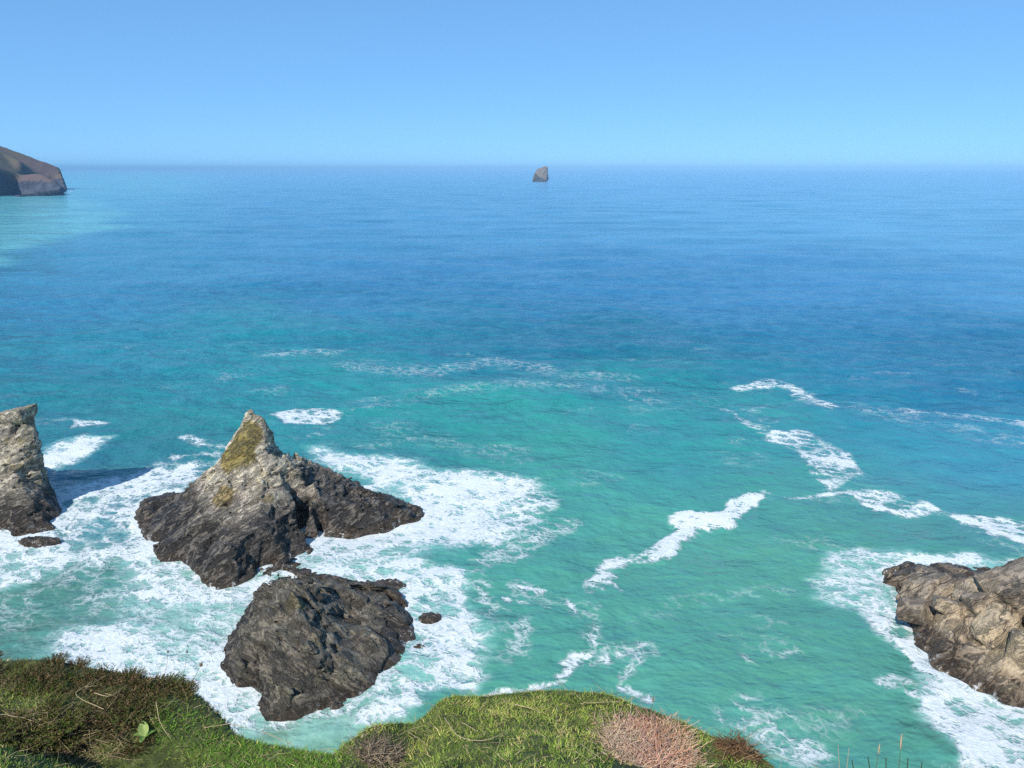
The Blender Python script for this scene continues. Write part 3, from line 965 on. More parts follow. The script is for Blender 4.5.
q0 = (np.arange(nR - 1)[:, None] * nA + np.arange(nA - 1)[None, :]).ravel()
Qw = np.stack([q0, q0 + 1, q0 + nA + 1, q0 + nA], 1)[:, ::-1]
Zw = Zw * (1 - 0.35 * np.clip(dens, 0, 1))
Zw += 0.10 * np.clip(dens, 0, 1) * (np.interp(R, [0, 200, 400], [1, 1, 0]))
Vw = np.stack([X, Y, Zw], 1)

m_sea, nt, out = new_mat('sea_water')
b = NB(nt)
geo = b.n('ShaderNodeNewGeometry')
pos = geo.outputs['Position']
at = b.attr('body')
fo = b.attr('foam').outputs['Fac']
ae = b.attr('aerated').outputs['Fac']
flat = b.mapping(pos, scale=(1, 1, 0))
# lacy foam
w1 = b.noise(flat, 0.55, 5, 0.6)
wv = b.n('ShaderNodeVectorMath', operation='SCALE')
nt.links.new(b.vadd(w1.outputs[1], (0.5, 0.5, 0.5), 'SUBTRACT'), wv.inputs[0])
wv.inputs['Scale'].default_value = 2.2
wp_ = b.vadd(flat, wv.outputs[0])
stre = b.mapping(b.mapping(wp_, rot=(0, 0, 0.6)), scale=(0.6, 1.0, 0))
v1 = b.voro(stre, 0.55, 'DISTANCE_TO_EDGE').outputs['Distance']
v2 = b.voro(wp_, 1.35, 'DISTANCE_TO_EDGE').outputs['Distance']
la = b.step(v1, 0.0, 0.34, 1.0, 0.0)
lb = b.step(v2, 0.0, 0.32, 1.0, 0.0)
nz = b.noise(wp_, 1.1, 7, 0.68)
nf = b.noise(stre, 3.6, 5, 0.65)
tx = b.math('ADD', b.math('MULTIPLY', la, 0.36), b.math('MULTIPLY', lb, 0.26))
tx = b.math('ADD', tx, b.math('MULTIPLY', nz.outputs[0], 0.50))
tx = b.math('ADD', tx, b.math('MULTIPLY', nf.outputs[0], 0.34))     # ~0.2 .. 1.2
th = b.math('ADD', fo, b.math('MULTIPLY', b.math('SUBTRACT', tx, 0.65), 1.95))
gate = b.step(fo, 0.02, 0.2)
mask = b.math('ADD', b.math('MULTIPLY', b.step(th, 0.70, 1.22), 0.5), b.math('MULTIPLY', b.step(th, 0.30, 0.95), 0.5))
mask = b.math('MULTIPLY', b.math('MULTIPLY', mask, gate), b.step(fo, 0.0, 0.62, 0.3, 1.0))
# colours
slow = b.noise(b.mapping(pos, scale=(0.25, 1, 0)), 0.026, 6, 0.65)
mott = b.noise(b.mapping(pos, scale=(0.6, 1, 0)), 0.35, 5, 0.65)
spw = b.n('ShaderNodeSeparateXYZ')
nt.links.new(pos, spw.inputs[0])
bc = b.mix(b.math('MULTIPLY', b.step(slow.outputs[0], 0.40, 0.66, 0, 0.45), b.step(spw.outputs[1], 85.0, 190.0)), at.outputs['Color'], (0.010, 0.13, 0.24, 1))  # dark streaks painted in for the shading of the far swell
bc = b.mix(b.step(mott.outputs[0], 0.42, 0.66, 0, 0.16), bc, (0.09, 0.42, 0.40, 1))
bc = b.mix(b.math('MULTIPLY', b.step(b.math('ADD', ae, b.math('MULTIPLY', b.math('SUBTRACT', nz.outputs[0], 0.5), 0.8)), 0.25, 1.15), 0.6), bc, (0.38, 0.68, 0.64, 1))
fc = b.mix(b.step(nf.outputs[0], 0.3, 0.7), (0.58, 0.68, 0.70, 1), (0.80, 0.81, 0.81, 1))
bs = b.n('ShaderNodeBsdfPrincipled')
nt.links.new(b.mix(mask, bc, fc), bs.inputs['Base Color'])
b.put(bs.inputs['Roughness'], b.math('ADD', 0.12, b.math('MULTIPLY', mask, 0.7)))
bs.inputs['IOR'].default_value = 1.33
b.put(bs.inputs['Specular IOR Level'], b.math('SUBTRACT', 0.5, b.math('MULTIPLY', mask, 0.4)))
# ripples
chop = b.mapping(pos, scale=(0.75, 1.0, 0), rot=(0, 0, 0.15))
b1 = b.noise(chop, 0.9, 5, 0.6, 0.3)
b2 = b.noise(chop, 0.16, 4, 0.55, 0.2)
b3 = b.noise(chop, 0.07, 5, 0.6, 0.2)
hh = b.math('ADD', b.math('MULTIPLY', b1.outputs[0], 0.42), b.math('MULTIPLY', b2.outputs[0], 1.7))
hh = b.math('ADD', hh, b.math('MULTIPLY', b3.outputs[0], 4.0))
sp_ = b.n('ShaderNodeSeparateXYZ')
nt.links.new(pos, sp_.inputs[0])
calm = b.math('MULTIPLY', b.step(sp_.outputs[1], 60.0, 170.0, 0.62, 1.0), b.math('SUBTRACT', 1.0, b.math('MULTIPLY', mask, 0.75)))
nm = b.bump(hh, calm, 1.0)
fb = b.math('MULTIPLY', mask, b.math('ADD', 0.4, nf.outputs[0]))
nm = b.bump(fb, 0.8, 0.16, nm)
nt.links.new(nm, bs.inputs['Normal'])
nt.links.new(bs.outputs[0], out.inputs[0])

me = mesh_from('sea', Vw, Qw, mat=m_sea)
set_float(me, 'foam', dens)
set_float(me, 'aerated', aer)
nearf = sstep(330, 520, Vp)[:, None]
# the paler sandy shoal off the headland, with a clear edge
shoal = [W(*t)[:2] for t in [(-120, 176), (30, 178), (85, 196), (128, 226), (70, 243), (0, 266), (-120, 285)]]
mk = np.where((R > 250) & (R < 6000) & (X < 0))[0]
wv_ = fbm(np.stack([X[mk] / 60, Y[mk] / 90, 0 * X[mk]], 1), 3, 231) * 30
sh = 1 - sstep(-0.04, 0.025, sd_poly(X[mk] + wv_, Y[mk] + wv_, shoal) / np.maximum(R[mk], 1))
body[mk] = body[mk] * (1 - 0.85 * sh[:, None]) + 0.85 * sh[:, None] * np.array(lin(98, 174, 208))
set_col(me, 'body', np.clip(body * (np.array([1.15, 1.07, 0.74]) * (1 - nearf) + np.array([1.9, 0.88, 0.78]) * nearf), 0, 1))
tag(link('sea', me), 'turquoise to blue open sea with white foam streaks round the rocks', 'sea', kind='structure')

# ================================================================== CLIFF TOP
EDGE = [(-110, 642, 3.9), (-40, 650, 3.8), (0, 658, 3.7), (50, 661, 3.65), (100, 672, 3.55), (150, 679, 3.5), (180, 687, 3.45), (200, 700, 3.4), (215, 716, 3.3), (228, 730, 3.2), (270, 740, 3.12), (300, 750, 3.05),
        (330, 757, 3.0), (345, 748, 3.08), (370, 735, 3.2), (400, 717, 3.35), (440, 708, 3.42), (500, 702, 3.45), (560, 697, 3.45), (600, 703, 3.4), (650, 718, 3.3), (700, 741, 3.1), (740, 758, 2.95), (768, 776, 2.8), (800, 800, 2.62), (900, 800, 2.6), (1000, 806, 2.55)]
EDGE = [(u, v - (11 if u >= 370 else 5 if u >= 345 else 0), Y) for u, v, Y in EDGE]
E3 = np.array([P(*e) for e in EDGE])
ext_l = np.array([[-90, 6, 36], [-45, 3.5, 37.2], [-20, 3.2, 37.2], [-9, 4.2, 37.1], [-5, 4.2, 37.1]])
ext_r = np.array([[2.6, 2.3, 38.0], [4.0, 1.8, 38.1], [9, 1.2, 38.0], [25, 0.5, 37.5], [60, 3, 36.5], [90, 4, 36]])
E3 = np.concatenate([ext_l, E3[np.argsort(E3[:, 0])], ext_r])
E3 = E3[np.argsort(E3[:, 0])]


def edge_y(x):
    return np.interp(x, E3[:, 0], E3[:, 1])


def edge_z(x):
    k = 0.06
    return (np.interp(x - k, E3[:, 0], E3[:, 2]) + np.interp(x, E3[:, 0], E3[:, 2]) + np.interp(x + k, E3[:, 0], E3[:, 2])) / 3


def ground_z(x, y):
    ye, ze = edge_y(x), edge_z(x)
    t = np.clip((ye - y) / np.maximum(ye - 0.9, 0.5), 0, 1)       # 0 at the edge, 1 by the feet
    top = H - 1.72 + 0.03 * np.clip(0.9 - y, 0, 60)
    z = ze + (top - ze) * (t ** 1.25)
    p = np.stack([x * 1.7, y * 1.7, 0 * x], 1)
    bump = 0.17 * fbm(p, 3, 501) + 0.055 * fbm(p * 3.5, 3, 511)
    # dip behind the left-hand heather hump and a gully between the two mounds
    dip = -0.16 * np.exp(-((x + 1.95) / 0.55) ** 2 - ((y - 2.95) / 0.16) ** 2)
    gul = -0.12 * np.exp(-((x + 0.52) / 0.14) ** 2) * np.clip((y - 2.2) / 0.6, 0, 1)
    lip = np.clip(t * 4, 0.25, 1)
    return z + bump * lip + dip + gul


xs = np.concatenate([np.arange(-90, -6, 1.0), np.arange(-6, 4, 0.035), np.arange(4, 90.1, 1.0)])
ts_in = np.concatenate([[-60, -35, -20, -12, -7, -4, -2, -1, -0.3], np.linspace(0.2, 1.0, 60)])
rows = []
ye, ze = edge_y(xs), edge_z(xs)
for t in ts_in:
    y = t * ye if t >= 0 else np.full_like(xs, t)
    if t < 0:
        y = np.minimum(y, ye - 0.5 + t)
    rows.append(np.stack([xs, y, ground_z(xs, y)], 1))
drops = [(0.03, 0.02), (0.07, 0.07), (0.10, 0.14), (0.13, 0.25), (0.17, 0.45), (0.25, 0.8), (0.35, 1.3), (0.5, 2.0)] + [(0.5 + 0.09 * k, 2.0 + k) for k in range(1, 38)]
lastz = rows[-1][:, 2]
for o_, d_ in drops:
    wz = lastz - d_
    wz = np.where(d_ > 30, np.minimum(wz, -(d_ - 36)), wz)
    y = ye + o_
    pp = np.stack([xs, y, wz], 1)
    if d_ > 0.5:
        y = y + np.clip(d_ / 6, 0, 1) * (0.9 * fbm(pp / 3.0, 4, 521, True) - 0.2) * np.clip(d_ - 0.4, 0, 1)
    rows.append(np.stack([xs, y, np.maximum(wz, -2.2)], 1))
G = np.concatenate(rows)
n_x = len(xs)
q0 = (np.arange(len(rows) - 1)[:, None] * n_x + np.arange(n_x - 1)[None, :]).ravel()
Qg = np.stack([q0, q0 + 1, q0 + n_x + 1, q0 + n_x], 1)
m_cl, nt, out = new_mat('cliff_soil')
b = NB(nt)
geo = b.n('ShaderNodeNewGeometry')
sep = b.n('ShaderNodeSeparateXYZ')
nt.links.new(geo.outputs['Normal'], sep.inputs[0])
n1 = b.noise(geo.outputs['Position'], 9.0, 6, 0.7)
n2 = b.noise(geo.outputs['Position'], 0.8, 6, 0.7)
soil = b.mix(b.step(n1.outputs[0], 0.38, 0.62), (0.035, 0.045, 0.012, 1), (0.11, 0.135, 0.032, 1))
rock = b.mix(b.step(n2.outputs[0], 0.35, 0.65), (0.06, 0.055, 0.045, 1), (0.24, 0.21, 0.17, 1))
bs = b.n('ShaderNodeBsdfPrincipled')
bs.inputs['Roughness'].default_value = 0.95
nt.links.new(b.mix(b.step(sep.outputs[2], 0.15, 0.4), rock, soil), bs.inputs['Base Color'])
nt.links.new(b.bump(n1.outputs[0], 0.8, 0.03), bs.inputs['Normal'])
nt.links.new(bs.outputs[0], out.inputs[0])
tag(link('cliff_ground', mesh_from('cliff_ground', G, Qg, mat=m_cl)), 'grassy cliff top and its rock face dropping to the sea', 'cliff', kind='structure')


# ---- vegetation
def leaf_mat(name, trans=0.25, rough=0.6):
    m, nt, out = new_mat(name)
    b = NB(nt)
    c = b.attr('tint').outputs['Color']
    bs = b.n('ShaderNodeBsdfPrincipled')
    nt.links.new(c, bs.inputs['Base Color'])
    bs.inputs['Roughness'].default_value = rough
    bs.inputs['Specular IOR Level'].default_value = 0.25
    tr = b.n('ShaderNodeBsdfTranslucent')
    nt.links.new(c, tr.inputs[0])
    mx = b.n('ShaderNodeMixShader')
    mx.inputs[0].default_value = trans
    nt.links.new(bs.outputs[0], mx.inputs[1])
    nt.links.new(tr.outputs[0], mx.inputs[2])
    nt.links.new(mx.outputs[0], out.inputs[0])
    return m


M_GRASS = leaf_mat('grass_leaf')
M_TWIG = leaf_mat('twig', 0.0, 0.85)


def blades(base, direc, length, width, bend, tint, seg=2):
    """tapered bent leaves: base (n,3), unit direc (n,3), bend vector (n,3)"""
    n = len(base)
    side = np.cross(direc, RNG.normal(size=(n, 3)))
    side /= np.linalg.norm(side, axis=1)[:, None] + 1e-9
    ln = length[:, None]
    wd = width[:, None] * 0.5
    mid = base + direc * ln * 0.55 + bend * ln * 0.18
    tip = base + direc * ln + bend * ln * 0.7
    Vb = np.stack([base - side * wd, base + side * wd, mid + side * wd * 0.8, mid - side * wd * 0.8, tip], 1).reshape(-1, 3)
    k = np.arange(n)[:, None] * 5
    quads = k + np.array([[0, 1, 2, 3]])
    tris = k + np.array([[3, 2, 4]])
    return Vb, quads, tris, np.repeat(tint, 5, 0)


def add_blades(name, parts, mat, parent=None, loc=(0, 0, 0)):
    Vs, Qs, Ts, Cs, o = [], [], [], [], 0
    for V_, q_, t_, c_ in parts:
        Vs.append(V_)
        Qs.append(q_ + o)
        Ts.append(t_ + o)
        Cs.append(c_)
        o += len(V_)
    me = mesh_from(name, np.concatenate(Vs) - np.array(loc), np.concatenate(Qs), np.concatenate(Ts), smooth=True, mat=mat)
    set_col(me, 'tint', np.concatenate(Cs))
    return me


def inpoly(px, py, pts):
    return sd_poly(px, py, pts)


N = 440000
gx = RNG.uniform(-4.6, 3.4, N)
ye_ = edge_y(gx)
gy = ye_ + 0.10 - RNG.uniform(0, 1, N) ** 1.25 * (ye_ - 0.5)
gz = ground_z(gx, np.minimum(gy, ye_)) - np.maximum(gy - ye_, 0) * 1.0
gu, gv = project(gx, gy, gz)
keepn = ((gu > -60) & (gu < 1080) & (gv < 830)) | (RNG.uniform(size=N) < 0.25)
nzz = fbm(np.stack([gx * 2.2, gy * 2.2, 0 * gx], 1), 3, 601)
nzf = fbm(np.stack([gx * 9, gy * 9, 0 * gx], 1), 2, 611)
heath = np.clip(sstep(20, -20, inpoly(gu, gv + 30 * nzz, [(-400, 560), (235, 560), (225, 720), (150, 716), (140, 768), (95, 760), (70, 725), (0, 700), (-400, 700)])), 0, 1)
dead = np.clip(sstep(10, -10, inpoly(gu + 14 * nzf, gv, [(608, 800), (608, 748), (626, 718), (642, 706), (660, 708), (672, 738), (694, 770), (696, 800)])), 0, 1)
dead2 = np.clip(sstep(8, -8, inpoly(gu + 10 * nzf, gv, [(345, 800), (352, 740), (385, 730), (402, 745), (405, 800)])), 0, 1)
bright = np.clip(sstep(14, -14, inpoly(gu + 10 * nzf, gv, [(135, 720), (165, 704), (215, 705), (240, 735), (345, 752), (350, 800), (180, 800), (200, 760), (150, 755)])), 0, 1)
ok = keepn & (RNG.uniform(size=N) > 0.93 * np.maximum(dead, 0.8 * dead2)) & (RNG.uniform(size=N) > 0.55 * heath)
gx, gy, gz, nzz, nzf, heath, dead, dead2, bright, gv, gu = [a[ok] for a in (gx, gy, gz, nzz, nzf, heath, dead, dead2, bright, gv, gu)]
n = len(gx)
base = np.stack([gx, gy, gz - 0.006], 1)
ang = RNG.uniform(0, 2 * np.pi, n)
lean = np.abs(RNG.normal(0.85, 0.4, n))
direc = np.stack([np.cos(ang) * lean, np.sin(ang) * lean, np.ones(n)], 1)
direc /= np.linalg.norm(direc, axis=1)[:, None]
bend = np.stack([np.cos(ang + 0.5), np.sin(ang + 0.5), -0.5 * np.ones(n)], 1) * RNG.uniform(0.1, 0.6, n)[:, None]
length = RNG.uniform(0.010, 0.031, n) * (1 + 0.45 * nzz + 0.35 * nzf + 0.25 * bright - 0.15 * heath)
width = RNG.uniform(0.0022, 0.0044, n)
g_a = np.array([0.11, 0.18, 0.025])
g_b = np.array([0.22, 0.265, 0.05])
g_c = np.array([0.30, 0.245, 0.10])       # dry straw
g_d = np.array([0.10, 0.08, 0.035])     # heather brown
mixv = np.clip(0.5 + 0.9 * nzz + 0.5 * nzf + RNG.normal(0, 0.22, n), 0, 1)[:, None]
tint = g_a * (1 - mixv) + g_b * mixv
dry = (RNG.uniform(size=n) < 0.10 + 0.22 * np.clip(nzf * 1.5 + nzz * 0.5, 0, 1) * (1 - bright))[:, None]
tint = np.where(dry, g_c * RNG.uniform(0.6, 1.5, (n, 1)), tint)
hb = (RNG.uniform(size=n) < heath * 0.85)[:, None]
tint = np.where(hb, g_d * RNG.uniform(0.4, 1.7, (n, 1)) + np.array([0.01, 0.02, 0.0]) * RNG.uniform(0, 2, (n, 1)), tint)
tint = tint * RNG.uniform(0.8, 2.35, (n, 1)) * (1 + 0.35 * nzf[:, None])
long_ = RNG.uniform(size=n) < 0.03
length = np.where(long_, length * RNG.uniform(1.4, 2.2, n), length)
lvl = bright[:, None]
tint = np.where(~hb & ~dry, tint * (1 - lvl) + lvl * np.array([0.19, 0.36, 0.045]) * RNG.uniform(0.7, 1.25, (n, 1)), tint)
# bleached straws fallen among the living blades
pick = RNG.choice(n, 3800, replace=False)
a2 = RNG.uniform(0, 2 * np.pi, 3800)
d2 = np.stack([np.cos(a2), np.sin(a2), RNG.uniform(-0.05, 0.45, 3800)], 1)
d2 /= np.linalg.norm(d2, axis=1)[:, None]
straws = blades(base[pick] + np.array([0, 0, 0.022]), d2, RNG.uniform(0.03, 0.10, 3800), RNG.uniform(0.0014, 0.0026, 3800), RNG.normal(0, 0.25, (3800, 3)),
                np.array([0.44, 0.35, 0.19]) * RNG.uniform(0.5, 1.2, (3800, 1)))
tag(link('grass', add_blades('grass', [blades(base, direc, length, width, bend, tint), straws], M_GRASS)), 'short green cliff-top turf growing to the brink', 'grass', kind='stuff')


def ray_ground(u, v):
    ys = np.linspace(1.2, 5.0, 700)
    up = (384.0 - v) / F
    d = ys / (CP + up * SP)
    x = (u - 512) / F * d
    z = H + d * (-SP + up * CP)
    g = np.where(ys <= edge_y(x), ground_z(x, ys), -99)
    hit = np.where(z <= g)[0]
    if len(hit):
        k = hit[0]
        return np.array([x[k], ys[k], g[k]])
    # off the brink: stand on the nearest edge point
    k = np.argmin(np.abs(ys - edge_y(x)))
    return np.array([x[k], edge_y(x[k]), float(edge_z(x[k:k + 1])[0])])


def tube(path, rad, k=5):
    path = np.asarray(path, float)
    n = len(path)
    rad = np.broadcast_to(np.asarray(rad, float), (n,))
    T = np.gradient(path, axis=0)
    T /= np.linalg.norm(T, axis=1)[:, None] + 1e-9
    ref = np.where(np.abs(T[:, 2:3]) > 0.9, np.array([[1, 0, 0]]), np.array([[0, 0, 1]]))
    A = np.cross(T, ref)
    A /= np.linalg.norm(A, axis=1)[:, None] + 1e-9
    B = np.cross(T, A)
    th = np.arange(k) * 2 * np.pi / k
    Vv = path[:, None] + rad[:, None, None] * (A[:, None] * np.cos(th)[None, :, None] + B[:, None] * np.sin(th)[None, :, None])
    i = np.arange(n - 1)[:, None] * k
    j = np.arange(k)[None, :]
    q = np.stack([i + j, i + (j + 1) % k, i + k + (j + 1) % k, i + k + j], -1).reshape(-1, 4)
    return Vv.reshape(-1, 3), q


def join(parts):
    Vs, Qs, Cs, o = [], [], [], 0
    for V_, q_, c_ in parts:
        Vs.append(V_)
        Qs.append(q_ + o)
        Cs.append(np.broadcast_to(np.asarray(c_), (len(V_), 3)))
        o += len(V_)
    return np.concatenate(Vs), np.concatenate(Qs), np.concatenate(Cs)


def spline(pts, n=24):
    pts = np.asarray(pts, float)
    s = np.concatenate([[0], np.cumsum(np.linalg.norm(np.diff(pts, axis=0), axis=1))])
    t = np.linspace(0, s[-1], n)
    out_ = np.stack([np.interp(t, s, pts[:, k]) for k in range(3)], 1)
    for _ in range(3 if n < 20 else 14):
        out_[1:-1] = (out_[:-2] + 2 * out_[1:-1] + out_[2:]) / 4
    return out_


# ---- heather bushes (foliage + twigs), copied over the left-hand hump
def make_heather(name, seed, tones, n_sprig=300, rad=0.17, hgt=0.06):
    rg = np.random.default_rng(seed)
    root = bpy.data.objects.new(name, None)
    COL.objects.link(root)
    tw, lf = [], []
    B, D, Ln, Wd, Bd, Tn = [], [], [], [], [], []
    for i in range(n_sprig):
        a = rg.uniform(0, 2 * np.pi)
        r = rad * math.sqrt(rg.uniform(0, 1))
        bx_, by_ = math.cos(a) * r, math.sin(a) * r
        top = hgt * (1 - 0.55 * (r / rad) ** 2) * rg.uniform(0.65, 1.15)
        ox, oy = math.cos(a) * 0.15 * r + rg.normal(0, 0.02), math.sin(a) * 0.15 * r + rg.normal(0, 0.02)
        pth = np.array([[bx_ * 0.12, by_ * 0.12, -0.02], [bx_, by_, top * 0.5], [bx_ + ox * 0.4, by_ + oy * 0.4, top]])
        pth = spline(pth, 5)
        if i % 5 == 0:
            V_, q_ = tube(pth, np.linspace(0.0018, 0.0009, 5), 3)
            tw.append((V_, q_, np.array([0.075, 0.05, 0.032]) * rg.uniform(0.5, 1.8)))
        m_ = 34
        t = rg.uniform(0.3, 1, m_)
        k = np.clip((t * 4).astype(int), 0, 3)
        f = t * 4 - k
        pb = pth[k] * (1 - f)[:, None] + pth[k + 1] * f[:, None]
        B.append(pb)
        dd_ = rg.normal(size=(m_, 3))
        dd_[:, 2] = np.abs(dd_[:, 2]) + 0.6
        D.append(dd_ / np.linalg.norm(dd_, axis=1)[:, None])
        Ln.append(rg.uniform(0.006, 0.014, m_))
        Wd.append(rg.uniform(0.0025, 0.0045, m_))
        Bd.append(rg.normal(0, 0.3, (m_, 3)))
        tn = np.array(tones[rg.integers(len(tones))]) * rg.uniform(0.6, 1.4)
        Tn.append(tn * rg.uniform(0.7, 1.3, (m_, 1)))
    cat_ = lambda L: np.concatenate(L)
    me = add_blades('foliage', [blades(cat_(B), cat_(D), cat_(Ln), cat_(Wd), cat_(Bd), cat_(Tn))], M_GRASS)
    link('foliage', me, root)
    V_, q_, c_ = join(tw)
    me = mesh_from('twigs', V_, q_, mat=M_TWIG)
    set_col(me, 'tint', c_)
    link('twigs', me, root)
    return root


def copy_thing(o):
    c = o.copy()
    COL.objects.link(c)
    for ch in list(o.children):
        d = ch.copy()
        COL.objects.link(d)
        d.parent = c
    return c


brown_t = [(0.15, 0.105, 0.05), (0.115, 0.125, 0.04), (0.24, 0.165, 0.08), (0.09, 0.10, 0.03)]
green_t = [(0.16, 0.20, 0.04), (0.12, 0.165, 0.036), (0.22, 0.20, 0.06)]
HG = 'heather bushes over the left hump of the cliff top'
hb_brown = make_heather('heather_bush', 1, brown_t)
hb_green = make_heather('heather_bush', 2, green_t + brown_t[:1])
spots = []
for u in range(-30, 215, 27):
    for row in range(5):
        vv = 664 + row * 17 + (u > 100) * 10 + (u > 160) * 10 + random.uniform(-6, 6) + max(0, u - 180) * 0.6
        uu = u + random.uniform(-9, 9) + (row % 2) * 13
        if vv > 742 or (uu > 150 and vv > 712) or uu > 192:
            continue
        spots.append((uu, vv, row))
first = {0: True, 1: True}
for i, (u, v, row) in enumerate(spots):
    g = ray_ground(u, v)
    kind = 0 if random.random() < (0.55 if row < 3 else 0.3) else 1
    src = (hb_brown, hb_green)[kind]
    o = src if first[kind] else copy_thing(src)
    first[kind] = False
    o.location = (g[0], g[1], g[2] - 0.015)
    o.rotation_euler = (random.uniform(-0.25, 0.1), random.uniform(-0.15, 0.15), random.uniform(0, 6.28))
    s = random.uniform(0.55, 1.0) * (0.75 if row == 0 or u > 150 else 1.0)
    o.scale = (s, s, s * random.uniform(0.7, 1.05))
    tag(o, ('low brown heather bush in the dark mat over the left cliff hump', 'low dull green heather bush in the mat over the left cliff hump')[kind], 'heather', HG)

# ---- dead clumps
def make_dead(name, u, v, rx, ry, hgt, n_, tones, label, seed, stemlen=(0.035, 0.10)):
    rg = np.random.default_rng(seed)
    g = ray_ground(u, v)
    root = bpy.data.objects.new(name, None)
    COL.objects.link(root)
    root.location = tuple(g)
    tag(root, label, 'dead plant')
    tw = []
    for i in range(n_):
        a = rg.uniform(0, 6.283)
        r = math.sqrt(rg.uniform(0, 1))
        x, y = math.cos(a) * rx * r, math.sin(a) * ry * r
        xx, yy = np.array([g[0] + x]), np.array([g[1] + y])
        zz = float(ground_z(xx, np.minimum(yy, edge_y(xx)))[0]) - g[2] - max(0.0, float((yy - edge_y(xx))[0])) * 1.0
        L = rg.uniform(*stemlen)
        th = rg.uniform(0, 6.283)
        el = rg.uniform(-0.1, 0.55)
        d = np.array([math.cos(th) * math.cos(el), math.sin(th) * math.cos(el), math.sin(el)])
        h0 = hgt * (1 - r * r) * rg.uniform(0.1, 1)
        p0 = np.array([x, y, zz + h0])
        p1 = p0 + d * L * 0.5 + rg.normal(0, 0.012, 3)
        p2 = p0 + d * L + rg.normal(0, 0.02, 3)
        V_, q_ = tube(spline([p0, p1, p2], 5), np.linspace(0.0016, 0.0007, 5), 3)
        k = min(len(tones) - 1, max(0, int((x / rx * 0.5 + 0.5 + rg.normal(0, 0.22)) * len(tones))))
        tw.append((V_, q_, np.array(tones[k]) * rg.uniform(0.5, 1.35)))
    for i in range(26):                           # prostrate runners from the rootstock
        a = rg.uniform(0, 6.283)
        rp = []
        for f in np.linspace(0, 1.0, 7):
            x, y = math.cos(a + 0.3 * f) * rx * f, math.sin(a + 0.3 * f) * ry * f
            xx, yy = np.array([g[0] + x]), np.array([g[1] + y])
            zz = float(ground_z(xx, np.minimum(yy, edge_y(xx)))[0]) - g[2] - max(0.0, float((yy - edge_y(xx))[0]))
            rp.append((x, y, zz + hgt * 0.4))
        V_, q_ = tube(np.array(rp), np.linspace(0.003, 0.0012, 7), 4)
        tw.append((V_, q_, np.array(tones[int(rg.integers(len(tones)))]) * rg.uniform(0.6, 1.1)))
    V_, q_, c_ = join(tw)
    me = mesh_from('twigs', V_, q_, mat=M_TWIG)
    set_col(me, 'tint', c_)
    link('twigs', me, root)
    # withered leaves low in the clump
    m_ = n_
    bx_ = rg.normal(0, 0.5, (m_, 2)).clip(-1, 1)
    ax_ = g[0] + bx_[:, 0] * rx
    ay_ = g[1] + bx_[:, 1] * ry
    az_ = ground_z(ax_, np.minimum(ay_, edge_y(ax_))) - np.maximum(0, ay_ - edge_y(ax_))
    base_ = np.stack([bx_[:, 0] * rx, bx_[:, 1] * ry, az_ - g[2] + rg.uniform(0, hgt * 0.8, m_)], 1)
    dd_ = rg.normal(size=(m_, 3))
    dd_ /= np.linalg.norm(dd_, axis=1)[:, None]
    tn = np.array([tones[q] for q in rg.integers(len(tones), size=m_)]) * rg.uniform(0.4, 1.1, (m_, 1))
    me = add_blades('withered_leaves', [blades(base_, dd_, rg.uniform(0.015, 0.035, m_), rg.uniform(0.003, 0.007, m_), rg.normal(0, 0.4, (m_, 3)), tn)], M_TWIG)
    link('withered_leaves', me, root)
    return root


make_dead('dead_heather', 648, 748, 0.215, 0.26, 0.03, 1900, [(0.66, 0.52, 0.34), (0.70, 0.49, 0.37), (0.62, 0.37, 0.29), (0.66, 0.34, 0.20), (0.64, 0.47, 0.31)],
          'pinkish tan clump of dead heather near the right end of the grassy edge', 31)
make_dead('dead_heather', 380, 757, 0.10, 0.11, 0.04, 380, [(0.34, 0.26, 0.18), (0.22, 0.17, 0.12), (0.40, 0.31, 0.2)], 'grey-brown patch of dead stems at the dip between the grassy mounds', 32)
make_dead('dead_heather', 738, 752, 0.10, 0.12, 0.05, 260, [(0.22, 0.12, 0.06), (0.13, 0.08, 0.04), (0.28, 0.17, 0.09)], 'rusty brown stubble of dead shoots at the right tip of the turf', 33, (0.04, 0.09))
make_dead('dead_heather', 60, 742, 0.28, 0.12, 0.04, 420, [(0.30, 0.24, 0.13), (0.2, 0.15, 0.09), (0.33, 0.25, 0.14)], 'straw-coloured litter of dry stems below the left heather hump', 34, (0.06, 0.16))

